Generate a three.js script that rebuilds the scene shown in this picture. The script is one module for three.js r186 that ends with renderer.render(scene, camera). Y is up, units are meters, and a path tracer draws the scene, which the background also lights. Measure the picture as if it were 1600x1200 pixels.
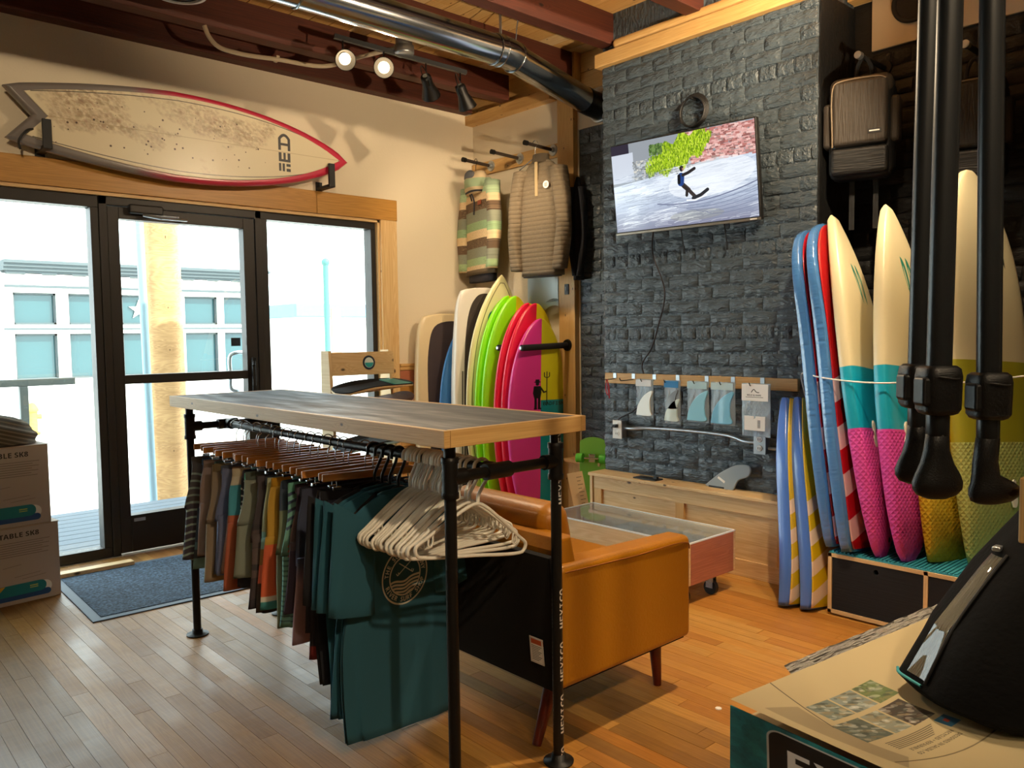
import * as THREE from 'three';
import { RoundedBoxGeometry } from 'three/addons/geometries/RoundedBoxGeometry.js';
import { mergeGeometries, mergeVertices, toCreasedNormals } from 'three/addons/utils/BufferGeometryUtils.js';
import { RectAreaLightUniformsLib } from 'three/addons/lights/RectAreaLightUniformsLib.js';

// ---------- camera, sky, sun, exposure ----------
const scene = new THREE.Scene();
const V = (x, y, z) => new THREE.Vector3(x, y, z);
const camera = new THREE.PerspectiveCamera(51.1, 1600 / 1200, 0.05, 200);
{
  const yaw = 42.116 * Math.PI / 180, pitch = 3.398 * Math.PI / 180, roll = -0.778 * Math.PI / 180;
  const f = V(Math.sin(yaw) * Math.cos(pitch), -Math.sin(pitch), -Math.cos(yaw) * Math.cos(pitch));
  const r0 = V(Math.cos(yaw), 0, Math.sin(yaw)), u0 = r0.clone().cross(f);
  const r = r0.clone().multiplyScalar(Math.cos(roll)).addScaledVector(u0, Math.sin(roll));
  const u = u0.clone().multiplyScalar(Math.cos(roll)).addScaledVector(r0, -Math.sin(roll));
  camera.position.set(0, 1.305, 0);
  camera.quaternion.setFromRotationMatrix(new THREE.Matrix4().makeBasis(r, u, f.clone().negate()));
}
camera.updateMatrixWorld(true); camera.updateProjectionMatrix();
const renderer = new THREE.WebGLRenderer({ antialias: true });
renderer.toneMapping = THREE.LinearToneMapping;
renderer.toneMappingExposure = 1.0;
renderer.shadowMap.enabled = true;
scene.background = new THREE.Color().setRGB(0.9, 0.96, 1.0);
scene.backgroundIntensity = 7.0;
const sun = new THREE.DirectionalLight(new THREE.Color().setRGB(1, 0.93, 0.82), 15);
sun.position.set(14, 20, 13); sun.target.position.set(2, 0, -8);
sun.castShadow = true; sun.shadow.mapSize.set(2048, 2048);
Object.assign(sun.shadow.camera, { left: -30, right: 30, top: 30, bottom: -30, near: 1, far: 80 });
scene.add(sun, sun.target);
RectAreaLightUniformsLib.init();
const WARM = new THREE.Color().setRGB(1, 0.77, 0.5);

// ---------- helpers ----------
let seed = 7;
const rnd = () => { seed = (seed + 0x6d2b79f5) | 0; let t = Math.imul(seed ^ (seed >>> 15), 1 | seed); t = (t + Math.imul(t ^ (t >>> 7), 61 | t)) ^ t; return ((t ^ (t >>> 14)) >>> 0) / 4294967296; };
const rr = (a, b) => a + (b - a) * rnd();
const pick = (a) => a[Math.floor(rnd() * a.length)];
const used = {};
const numbered = (n) => { const k = used[n] = (used[n] ?? -1) + 1; return k ? n + '_' + String(k).padStart(3, '0') : n; };
const shade = (o) => { o.castShadow = true; o.receiveShadow = true; return o; };
function tag(o, label, category, group, kind) { o.userData.label = label; o.userData.category = category; if (group) o.userData.group = group; if (kind) o.userData.kind = kind; return o; }
function thing(name, label, category, pos = [0, 0, 0], turn = 0, group) {
  const o = new THREE.Group(); o.name = numbered(name); o.position.set(...pos); o.rotation.y = turn; scene.add(o);
  return tag(o, label, category, group);
}
function part(parent, name, geo, mat, label) {
  const m = shade(new THREE.Mesh(Array.isArray(geo) ? join(geo) : geo, mat)); m.name = name;
  if (label) m.userData.label = label;
  parent.add(m); return m;
}
function mono(name, geo, mat, label, category, pos = [0, 0, 0], group) {
  const m = shade(new THREE.Mesh(Array.isArray(geo) ? join(geo) : geo, mat)); m.name = numbered(name); m.position.set(...pos); scene.add(m);
  return tag(m, label, category, group);
}
function struct(name, geo, mat, parent) {
  if (parent) return part(parent, name, geo, mat);
  const m = geo ? shade(new THREE.Mesh(Array.isArray(geo) ? join(geo) : geo, mat)) : new THREE.Group(); m.name = numbered(name); m.userData.kind = 'structure'; scene.add(m); return m;
}
function join(list) {
  const g = list.map((q) => { const c = q.index ? q.toNonIndexed() : q.clone(); for (const k of Object.keys(c.attributes)) if (!['position', 'normal', 'uv', 'color'].includes(k)) c.deleteAttribute(k); return c; });
  const anyC = g.some((q) => q.attributes.color);
  for (const c of g) if (anyC && !c.attributes.color) c.setAttribute('color', new THREE.BufferAttribute(new Float32Array(c.attributes.position.count * 3).fill(1), 3));
  return mergeGeometries(g);
}
const mv = (g, x = 0, y = 0, z = 0, rx = 0, ry = 0, rz = 0) => { g.applyMatrix4(new THREE.Matrix4().compose(V(x, y, z), new THREE.Quaternion().setFromEuler(new THREE.Euler(rx, ry, rz)), V(1, 1, 1))); return g; };
// uv in metres, grain along the given axis (default: the longest side)
function wuv(g, axis, ou = rnd() * 3, ov = rnd() * 3) {
  g = g.index ? g.toNonIndexed() : g; g.computeBoundingBox();
  const s = g.boundingBox.getSize(V(0, 0, 0)).toArray(), ax = axis === undefined ? s.indexOf(Math.max(...s)) : 'xyz'.indexOf(axis);
  const p = g.attributes.position, n = g.attributes.normal, uv = new Float32Array(p.count * 2);
  for (let i = 0; i < p.count; i++) {
    const N = [Math.abs(n.getX(i)), Math.abs(n.getY(i)), Math.abs(n.getZ(i))], P = [p.getX(i), p.getY(i), p.getZ(i)], d = N.indexOf(Math.max(...N));
    const o = [0, 1, 2].filter((k) => k !== d), a = o.includes(ax) ? ax : o[0], b = o.find((k) => k !== a);
    uv[2 * i] = P[a] + ou; uv[2 * i + 1] = P[b] + ov + d * 0.37;
  }
  g.setAttribute('uv', new THREE.BufferAttribute(uv, 2)); return g;
}
const box = (w, h, d, x = 0, y = 0, z = 0, axis) => wuv(mv(new THREE.BoxGeometry(w, h, d), x, y, z), axis);
const rbox = (w, h, d, x = 0, y = 0, z = 0, r = 0.004, seg = 2, axis) => wuv(mv(new RoundedBoxGeometry(w, h, d, seg, Math.min(r, w / 2.01, h / 2.01, d / 2.01)), x, y, z), axis);
// box from corner to corner
const bb = (x0, y0, z0, x1, y1, z1, r = 0, axis) => r ? rbox(x1 - x0, y1 - y0, z1 - z0, (x0 + x1) / 2, (y0 + y1) / 2, (z0 + z1) / 2, r, 1, axis) : box(x1 - x0, y1 - y0, z1 - z0, (x0 + x1) / 2, (y0 + y1) / 2, (z0 + z1) / 2, axis);
function rod(a, b, r, r2 = r, seg = 14) {
  const A = V(...a), B = V(...b), d = B.clone().sub(A), L = d.length(), g = new THREE.CylinderGeometry(r2, r, L, seg);
  g.applyMatrix4(new THREE.Matrix4().compose(A.add(B).multiplyScalar(0.5), new THREE.Quaternion().setFromUnitVectors(V(0, 1, 0), d.normalize()), V(1, 1, 1))); return g;
}
const ball = (x, y, z, r, sy = 1, n = 12) => { const g = new THREE.SphereGeometry(r, n, Math.max(6, n * 0.7 | 0)); g.scale(1, sy, 1); return mv(g, x, y, z); };
const tube = (pts, r, seg = 40, rad = 8, closed = false, tension) => new THREE.TubeGeometry(new THREE.CatmullRomCurve3(pts.map((p) => V(...p)), closed, tension === undefined ? 'centripetal' : 'catmullrom', tension ?? 0.5), seg, r, rad, closed);
const lathe = (pts, x = 0, y = 0, z = 0, seg = 24) => mv(new THREE.LatheGeometry(pts.map((p) => new THREE.Vector2(...p)), seg), x, y, z);
// rings: {c:[x,y,z], a:[..] half axis, b:[..] half axis, p: exponent, f(angle): radius factor}
function loft(rings, m = 24, caps = true) {
  const pos = [], uv = [], idx = [], R = rings.length;
  rings.forEach((q, i) => {
    for (let j = 0; j <= m; j++) {
      const t = j / m * 2 * Math.PI, e = q.p ?? 1, k = q.f ? q.f(t) : 1, c = Math.sign(Math.cos(t)) * Math.abs(Math.cos(t)) ** e * k, s = Math.sign(Math.sin(t)) * Math.abs(Math.sin(t)) ** e * k;
      pos.push(q.c[0] + q.a[0] * c + q.b[0] * s, q.c[1] + q.a[1] * c + q.b[1] * s, q.c[2] + q.a[2] * c + q.b[2] * s);
      uv.push(j / m, q.v ?? i / (R - 1));
    }
  });
  for (let i = 0; i < R - 1; i++) for (let j = 0; j < m; j++) { const a = i * (m + 1) + j, b = a + 1, c = a + m + 1, d = c + 1; idx.push(a, b, c, b, d, c); }
  if (caps) for (const i of [0, R - 1]) {
    const q = rings[i], o = pos.length / 3; pos.push(...q.c); uv.push(0.5, i ? 1 : 0);
    for (let j = 0; j < m; j++) { const a = i * (m + 1) + j; i ? idx.push(o, a, a + 1) : idx.push(o, a + 1, a); }
  }
  const g = new THREE.BufferGeometry(); g.setAttribute('position', new THREE.Float32BufferAttribute(pos, 3)); g.setAttribute('uv', new THREE.Float32BufferAttribute(uv, 2)); g.setIndex(idx);
  g.computeVertexNormals(); // weld the seam
  const n = g.attributes.normal; for (let i = 0; i < R; i++) { const a = i * (m + 1), b = a + m; const x = n.getX(a) + n.getX(b), y = n.getY(a) + n.getY(b), z = n.getZ(a) + n.getZ(b), l = Math.hypot(x, y, z) || 1; n.setXYZ(a, x / l, y / l, z / l); n.setXYZ(b, x / l, y / l, z / l); }
  return g;
}
const shapeOf = (pts) => { const s = new THREE.Shape(); pts.forEach((p, i) => i ? s.lineTo(...p) : s.moveTo(...p)); s.closePath(); return s; };
const smoothShape = (pts) => new THREE.Shape(new THREE.SplineCurve([...pts, pts[0]].map((p) => new THREE.Vector2(...p))).getPoints(pts.length * 6));
const extr = (s, depth, bevel = 0.002, seg = 2) => new THREE.ExtrudeGeometry(s, { depth, bevelEnabled: bevel > 0, bevelThickness: bevel, bevelSize: bevel, bevelSegments: seg, curveSegments: 12, steps: 1 });
function patchUV(g, f) { const p = g.attributes.position, uv = new Float32Array(p.count * 2); for (let i = 0; i < p.count; i++) { const [a, b] = f(p.getX(i), p.getY(i), p.getZ(i)); uv[2 * i] = a; uv[2 * i + 1] = b; } g.setAttribute('uv', new THREE.BufferAttribute(uv, 2)); return g; }
// put a thing with local axes x (width), y (length), z (face) so that its origin is at a, y runs to b, z leans to n
function aim(o, a, b, n) {
  const A = V(...a), y = V(...b).sub(A).normalize(), z = V(...n).addScaledVector(y, -V(...n).dot(y)).normalize(), x = y.clone().cross(z);
  o.position.copy(A); o.quaternion.setFromRotationMatrix(new THREE.Matrix4().makeBasis(x, y, z)); return o;
}

// ---------- textures ----------
const hash = (x, y, s) => { let h = Math.imul(x, 374761393) + Math.imul(y, 668265263) + Math.imul(s, 974634777) | 0; h = Math.imul(h ^ (h >>> 13), 1274126177); return ((h ^ (h >>> 16)) >>> 0) / 4294967296; };
function vnoise(x, y, px, py, s) { // periodic value noise
  const ix = Math.floor(x), iy = Math.floor(y), fx = x - ix, fy = y - iy, u = fx * fx * (3 - 2 * fx), v = fy * fy * (3 - 2 * fy), m = (a, n) => ((a % n) + n) % n;
  const a = hash(m(ix, px), m(iy, py), s), b = hash(m(ix + 1, px), m(iy, py), s), c = hash(m(ix, px), m(iy + 1, py), s), d = hash(m(ix + 1, px), m(iy + 1, py), s);
  return (a + (b - a) * u) * (1 - v) + (c + (d - c) * u) * v;
}
function fbm(u, v, fx, fy, oct, s) { let t = 0, a = 0.5, n = 0; for (let o = 0; o < oct; o++) { t += a * vnoise(u * fx, v * fy, fx, fy, s + o); n += a; a *= 0.5; fx *= 2; fy *= 2; } return t / n; }
function dataTex(N, M, f, size, srgb = true) { // f(u,v) -> [r,g,b] 0..1
  const d = new Uint8Array(N * M * 4);
  for (let y = 0; y < M; y++) for (let x = 0; x < N; x++) { const c = f(x / N, y / M), o = (y * N + x) * 4; for (let k = 0; k < 3; k++) d[o + k] = Math.max(0, Math.min(255, (c[k] ?? c[0]) * 255)); d[o + 3] = 255; }
  const t = new THREE.DataTexture(d, N, M); t.magFilter = THREE.LinearFilter; t.minFilter = THREE.LinearMipmapLinearFilter; t.generateMipmaps = true; t.wrapS = t.wrapT = THREE.RepeatWrapping; if (srgb) t.colorSpace = THREE.SRGBColorSpace;
  if (size) t.repeat.set(1 / size[0], 1 / size[1]); t.needsUpdate = true; return t;
}
function canvasTex(w, h, draw, wrap) { const c = document.createElement('canvas'); c.width = w; c.height = h; draw(c.getContext('2d'), w, h); const t = new THREE.CanvasTexture(c); t.colorSpace = THREE.SRGBColorSpace; if (wrap) t.wrapS = t.wrapT = THREE.RepeatWrapping; return t; }
const hex = (h) => [1, 3, 5].map((i) => parseInt(h.slice(i, i + 2), 16) / 255);
const lerp3 = (a, b, t) => a.map((x, i) => x + (b[i] - x) * t);
function wood(dark, light, size, s, knots = 0, N = 512) {
  const A = hex(dark), B = hex(light), K = []; for (let i = 0; i < knots; i++) K.push([hash(i, 1, s), hash(i, 2, s), 0.012 + 0.012 * hash(i, 3, s)]);
  return dataTex(N, N, (u, v) => {
    let warp = 0, kd = 0; for (const [x, y, r] of K) { let dx = Math.abs(u - x), dy = Math.abs(v - y); dx = Math.min(dx, 1 - dx) * size[0] / size[1]; dy = Math.min(dy, 1 - dy); const q = Math.hypot(dx * 0.55, dy) / r; warp += 0.05 * Math.exp(-q * q / 14) ; if (q < 1.3) kd = Math.max(kd, 1 - q / 1.3); }
    const ring = fbm(u, v + warp, 2, 14, 2, s), fine = fbm(u, v, 6, 160, 2, s + 9), tone = fbm(u, v, 2, 4, 2, s + 20);
    const w = 0.5 + 0.5 * Math.sin((ring * 7 + v * 6 + warp * 60) * 6.283), t = 0.25 + 0.38 * w * 0.6 + 0.3 * (tone - 0.3) + 0.28 * (fine - 0.35);
    const c = lerp3(A, B, Math.max(0, Math.min(1, t + 0.15))); return kd > 0 ? lerp3(c, A.map((x) => x * 0.45), Math.min(1, kd * 1.6)) : c;
  }, size);
}
const grainBump = dataTex(256, 256, (u, v) => [fbm(u, v, 4, 90, 3, 77)], [0.6, 0.3], false);
const fineNoise = dataTex(256, 256, (u, v) => [fbm(u, v, 24, 24, 3, 31)], [0.25, 0.25], false);
const clothBump = dataTex(256, 256, (u, v) => [0.5 + 0.25 * Math.sin(u * 6.283 * 48) + 0.25 * Math.sin(v * 6.283 * 48) + 0.3 * (fbm(u, v, 8, 8, 3, 5) - 0.5)], [0.1, 0.1], false);

const std = (color, roughness = 0.6, extra = {}) => new THREE.MeshStandardMaterial({ color: new THREE.Color(color), roughness, ...extra });
const phys = (color, roughness, extra = {}) => new THREE.MeshPhysicalMaterial({ color: new THREE.Color(color), roughness, ...extra });
const woodMat = (t, rough = 0.55, tint = '#ffffff', extra = {}) => new THREE.MeshStandardMaterial({ map: t, color: new THREE.Color(tint), roughness: rough, bumpMap: grainBump, bumpScale: 0.0006, ...extra });
const T = {
  pine: wood('#b98a52', '#ecd09c', [1.4, 0.35], 11, 5), oak: wood('#93662a', '#cc974a', [1.1, 0.3], 23, 0), fir: wood('#b28246', '#dfb878', [1.2, 0.3], 37, 4),
  dark: wood('#2c120b', '#5e2a18', [1.6, 0.4], 41, 2), ply: wood('#b9905f', '#e3c797', [1.2, 0.5], 53, 3), cedar: wood('#8a4d35', '#b97255', [1.3, 0.3], 61, 2),
};
const M = {
  pine: woodMat(T.pine, 0.5), fir: woodMat(T.fir, 0.5), oak: woodMat(T.oak, 0.4), darkWood: woodMat(T.dark, 0.6), ply: woodMat(T.ply, 0.55), cedar: woodMat(T.cedar, 0.55),
  wallPaint: std('#dccfb6', 0.75, { bumpMap: fineNoise, bumpScale: 0.0008 }), beige: std('#c3b296', 0.7),
  bronze: std('#2b2724', 0.45, { metalness: 0.3 }), black: std('#141414', 0.5), blackMetal: phys('#1b1a19', 0.42, { metalness: 0.55, bumpMap: fineNoise, bumpScale: 0.0003 }), softBlack: std('#101012', 0.9),
  steel: std('#c9ccd0', 0.22, { metalness: 1 }), galv: std('#b6bbc0', 0.38, { metalness: 0.9 }), chrome: std('#dfe2e6', 0.1, { metalness: 1 }), white: std('#e9e7e2', 0.5), cream: phys('#ebe6d8', 0.32),
  glass: phys('#f4fbfa', 0.0, { transmission: 1, thickness: 0, ior: 1.5 }),
};
// ---------- room shell ----------
const WZ = -5.175, WX = 4.283, BX = 3.9, BZ0 = -3.43, BZ1 = -2.0; // window wall, side wall, brick breast (front, ends)
const RL = -3.0, RB = 3.2, CEIL = 3.29;
{ // floor: oak strips laid along z
  const floor = struct('floor', box(WX - RL + 0.4, 0.12, RB - WZ + 0.3, (WX + RL) / 2 + 0.05, -0.085, (RB + WZ) / 2), std('#5a3a1c', 0.7));
  const wear = dataTex(512, 512, (u, v) => { const s = fbm(u, v, 5, 5, 4, 91), f = fbm(u, v, 60, 4, 2, 13); return [0.26 + 0.3 * s + 0.1 * f]; }, [1.7, 1.7], false);
  const scr = dataTex(512, 512, (u, v) => { let t = 0.5 + 0.25 * (fbm(u, v, 90, 6, 2, 3) - 0.5) + 0.2 * (fbm(u, v, 7, 60, 2, 8) - 0.5); return [t]; }, [1.1, 1.1], false);
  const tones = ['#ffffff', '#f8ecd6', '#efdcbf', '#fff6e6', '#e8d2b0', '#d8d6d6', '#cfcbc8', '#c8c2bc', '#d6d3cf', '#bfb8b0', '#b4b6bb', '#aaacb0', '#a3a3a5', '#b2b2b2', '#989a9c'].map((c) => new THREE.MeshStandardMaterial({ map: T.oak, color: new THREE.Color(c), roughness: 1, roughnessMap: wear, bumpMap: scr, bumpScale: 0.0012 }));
  const merged = new THREE.MeshStandardMaterial({ map: T.oak, roughness: 1, roughnessMap: wear, bumpMap: scr, bumpScale: 0.0012, vertexColors: true });
  const W = 0.062, list = [];
  for (let x = RL; x < WX; x += W) { let z = WZ - rr(0, 0.9); while (z < RB) { const L = rr(0.6, 1.5), a = Math.max(z, WZ), b = Math.min(z + L, RB); if (b - a > 0.03) list.push([x, a, b]); z += L; } }
  const frustum = new THREE.Frustum().setFromProjectionMatrix(new THREE.Matrix4().multiplyMatrices(camera.projectionMatrix, camera.matrixWorldInverse));
  const seen = (q) => [0, 0.25, 0.5, 0.75, 1].some((k) => frustum.containsPoint(V(q[0] + W / 2, 0, q[1] + (q[2] - q[1]) * k)));
  for (const q of list) q.d = (seen(q) ? 0 : 100) + Math.hypot(q[0], (q[1] + q[2]) / 2);
  list.sort((a, b) => a.d - b.d);
  const rest = [];
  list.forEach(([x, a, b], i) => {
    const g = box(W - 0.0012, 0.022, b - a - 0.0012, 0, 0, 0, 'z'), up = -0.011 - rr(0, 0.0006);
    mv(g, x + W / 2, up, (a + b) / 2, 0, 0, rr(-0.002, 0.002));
    const wornGlareAt = x < 0.7 ? 2 : x < 1.5 ? 1 : x < 2.2 && rnd() < 0.5 ? 1 : 0, t = Math.floor(rnd() * 5) + 5 * wornGlareAt;  // boards toward the left grayer: worn finish plus painted-in window glare
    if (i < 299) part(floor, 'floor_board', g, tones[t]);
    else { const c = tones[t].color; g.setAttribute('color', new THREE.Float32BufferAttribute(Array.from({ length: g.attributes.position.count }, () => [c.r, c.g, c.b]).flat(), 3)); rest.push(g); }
  });
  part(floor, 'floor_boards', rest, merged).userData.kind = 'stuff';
}
{ // ceiling: tongue and groove planks along z
  T.ceil = wood('#c79a60', '#f0d7a6', [1.2, 0.3], 37, 4);
  const c = struct('ceiling', box(WX - RL + 0.4, 0.16, RB - WZ + 0.3, (WX + RL) / 2 + 0.05, CEIL + 0.11, (RB + WZ) / 2), std('#7a5227', 0.7));
  const mats = ['#ffffff', '#f8ead0', '#f0dcba'].map((k) => woodMat(T.ceil, 0.55, k)), W = 0.135, rest = [];
  for (let x = WX; x > RL; x -= W) { let z = WZ - rr(0, 1.2); while (z < RB) { const L = rr(1.1, 2.4), a = Math.max(z, WZ), b = Math.min(z + L, RB);
    if (b - a > 0.04) { const g = bb(x - W + 0.003, CEIL, a + 0.001, x - 0.003, CEIL + 0.02, b - 0.001, 0, 'z'); if (x > 1.6 && b < 0.6) part(c, 'ceiling_plank', g, pick(mats)); else rest.push(g); } z += L; } }
  part(c, 'ceiling_planks', rest, mats[1]).userData.kind = 'stuff';
}
{ // beams along x
  const beam = (z, x1, w = 0.1) => struct('ceiling_beam', bb(RL, 3.1, z, x1, CEIL, z + w, 0.006, 'x'), M.darkWood);
  beam(WZ + 0.001, 4.2); beam(-4.73, 4.2); beam(-4.07, 4.2); beam(-3.44, 4.0); beam(-2.78, 4.0); beam(-2.12, 4.0); beam(-1.46, 4.2); beam(-0.8, 4.2); beam(-0.1, 4.2); beam(0.6, 4.2); beam(1.3, 4.2); beam(2.0, 4.2); beam(2.7, 4.2);
  for (const [a, b] of [[-3.33, -2.79], [-2.67, -2.13]]) struct('beam_blocking', bb(3.99, 3.09, a, 4.06, CEIL, b, 0.004, 'z'), M.darkWood);
  // ledgers that carry them
  const led = struct('ledger_board', bb(4.2, 3.02, WZ, WX, 3.095, -4.2, 0.004, 'z'), M.fir); led.userData.label = 'golden timber ledger under the beam ends above the coats';
  struct('ledger_board', bb(3.86, 2.975, BZ0 - 0.03, 3.99, 3.06, BZ1 + 0.02, 0.006, 'z'), M.fir);
  struct('ledger_board', bb(3.87, 3.06, BZ0 + 0.1, 3.99, 3.125, BZ1 + 0.02, 0.028, 'z'), M.fir);
  struct('ledger_board', bb(4.2, 3.02, BZ1, WX, 3.095, RB, 0.004, 'z'), M.fir);
  struct('beam_cleat', [bb(4.2, 3.02, -4.09, WX, CEIL, -4.07 , 0.003, 'y'), bb(4.2, 3.0, -3.97, WX, CEIL, -3.95, 0.003, 'y')], M.fir);
}
{ // side wall with painted part, plank infill under the ceiling, post
  struct('wall_side', bb(WX, -0.1, WZ - 0.2, WX + 0.2, CEIL + 0.2, -3.99), M.wallPaint);
  const fill = struct('wall_infill', bb(WX + 0.001, 3.02, -3.99, WX + 0.2, CEIL + 0.2, RB), M.pine);
  const planks = (z0, z1) => { for (let y = 3.02, k = 0; y < CEIL; y += 0.135, k++) part(fill, 'infill_plank', bb(WX - 0.018, y, z0, WX, Math.min(y + 0.131, CEIL), z1, 0.003, 'z'), M.fir); };
  planks(-3.95, BZ0); planks(BZ1, RB);
  const up = struct('wall_upper_boards', bb(WX - 0.015, 3.1, WZ, WX, CEIL, -4.09, 0.002, 'z'), M.fir); up.userData.label = 'wood infill behind the beam ends';
  struct('trim_1', bb(4.235, 0, -4.16, WX, 3.02, -4.0, 0.004, 'y'), M.fir);
}
{ // recess left of the chimney breast, and alcove on its right: black painted brick
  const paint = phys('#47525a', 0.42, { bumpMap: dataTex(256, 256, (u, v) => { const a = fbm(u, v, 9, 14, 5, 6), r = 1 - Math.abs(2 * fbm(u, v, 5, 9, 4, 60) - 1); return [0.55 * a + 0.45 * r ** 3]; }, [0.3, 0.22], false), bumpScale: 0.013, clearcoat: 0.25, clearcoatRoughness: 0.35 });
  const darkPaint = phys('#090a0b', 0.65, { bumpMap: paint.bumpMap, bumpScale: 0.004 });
  M.brickPaint = paint;
  const H = 0.0755, BL = 0.205, kinds = [];
  for (let k = 0; k < 14; k++) { // rough painted brick, face towards -x, unit length along z
    const g = new THREE.BoxGeometry(0.03, 0.068, 0.195, 1, 5, 9), p = g.attributes.position;
    for (let i = 0; i < p.count; i++) { let x = p.getX(i), y = p.getY(i), z = p.getZ(i); if (x < 0) { const ey = Math.max(0, Math.abs(y) - 0.022) / 0.012, ez = Math.max(0, Math.abs(z) - 0.085) / 0.0125; x += 0.006 * (ey * ey + ez * ez) + 0.009 * (fbm((z + 0.5) * 1.7 + k, (y + 0.5) * 3, 9, 7, 3, 40 + k) - 0.5); }
      y += 0.004 * (vnoise(z * 30 + 9, k, 99, 99, 4) - 0.5); p.setXYZ(i, x, y, z); }
    g.computeVertexNormals(); kinds.push(patchUV(g, (x, y, z) => [z + k * 0.07, y + k * 0.05]));
  }
  function bricks(parent, name, x, z0, z1, y0, y1, mat, single) {
    const out = [];
    for (let y = y0, r = 0; y < y1 - 0.03; y += H, r++) for (let z = z0 - (r % 2 ? BL / 2 : rr(0, 0.02)); z < z1; ) {
      const head = r % 6 === 5, L = head ? 0.1 : BL, a = Math.max(z, z0), b = Math.min(z + L, z1);
      if (b - a > 0.03) { const g = pick(kinds), m = shade(new THREE.Mesh(g, mat)); m.name = name; m.scale.set(1, (Math.min(H, y1 - y)) / H, (b - a - rr(0.003, 0.008)) / 0.195); m.position.set(x + 0.0105 + rr(-0.003, 0.003), y + Math.min(H, y1 - y) / 2 + rr(-0.002, 0.002), (a + b) / 2);
        if (single) parent.add(m); else { m.updateMatrix(); const c = g.clone(); c.applyMatrix4(m.matrix); out.push(c); } }
      z += L;
    }
    if (out.length) part(parent, name + 's', out, mat).userData.kind = 'stuff';
  }
  const breast = struct('wall_brick', bb(BX + 0.006, 0, BZ0 + 0.004, WX + 0.2, CEIL + 0.1, BZ1 - 0.004), paint);
  bricks(breast, 'brick', BX, BZ0, BZ1, 0.44, 2.975, paint, true);
  const rec = struct('wall_recess', bb(WX + 0.006, -0.1, -3.99, WX + 0.2, 3.02, BZ0 + 0.01), paint);
  bricks(rec, 'brick', WX, -3.985, BZ0 - 0.05, 0.02, 2.765, paint, true);
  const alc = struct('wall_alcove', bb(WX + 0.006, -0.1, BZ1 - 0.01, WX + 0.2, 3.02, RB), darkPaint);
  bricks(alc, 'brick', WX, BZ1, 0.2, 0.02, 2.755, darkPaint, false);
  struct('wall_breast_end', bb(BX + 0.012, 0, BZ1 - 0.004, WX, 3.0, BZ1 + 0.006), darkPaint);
  // pale boards with the duct holes
  struct('recess_panel', bb(WX - 0.012, 2.765, -3.985, WX + 0.004, 3.02, BZ0 - 0.01, 0.002), M.beige);
  struct('alcove_panel', bb(WX - 0.012, 2.758, -1.9, WX + 0.004, 3.02, -0.5, 0.002), M.beige);
}
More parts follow.
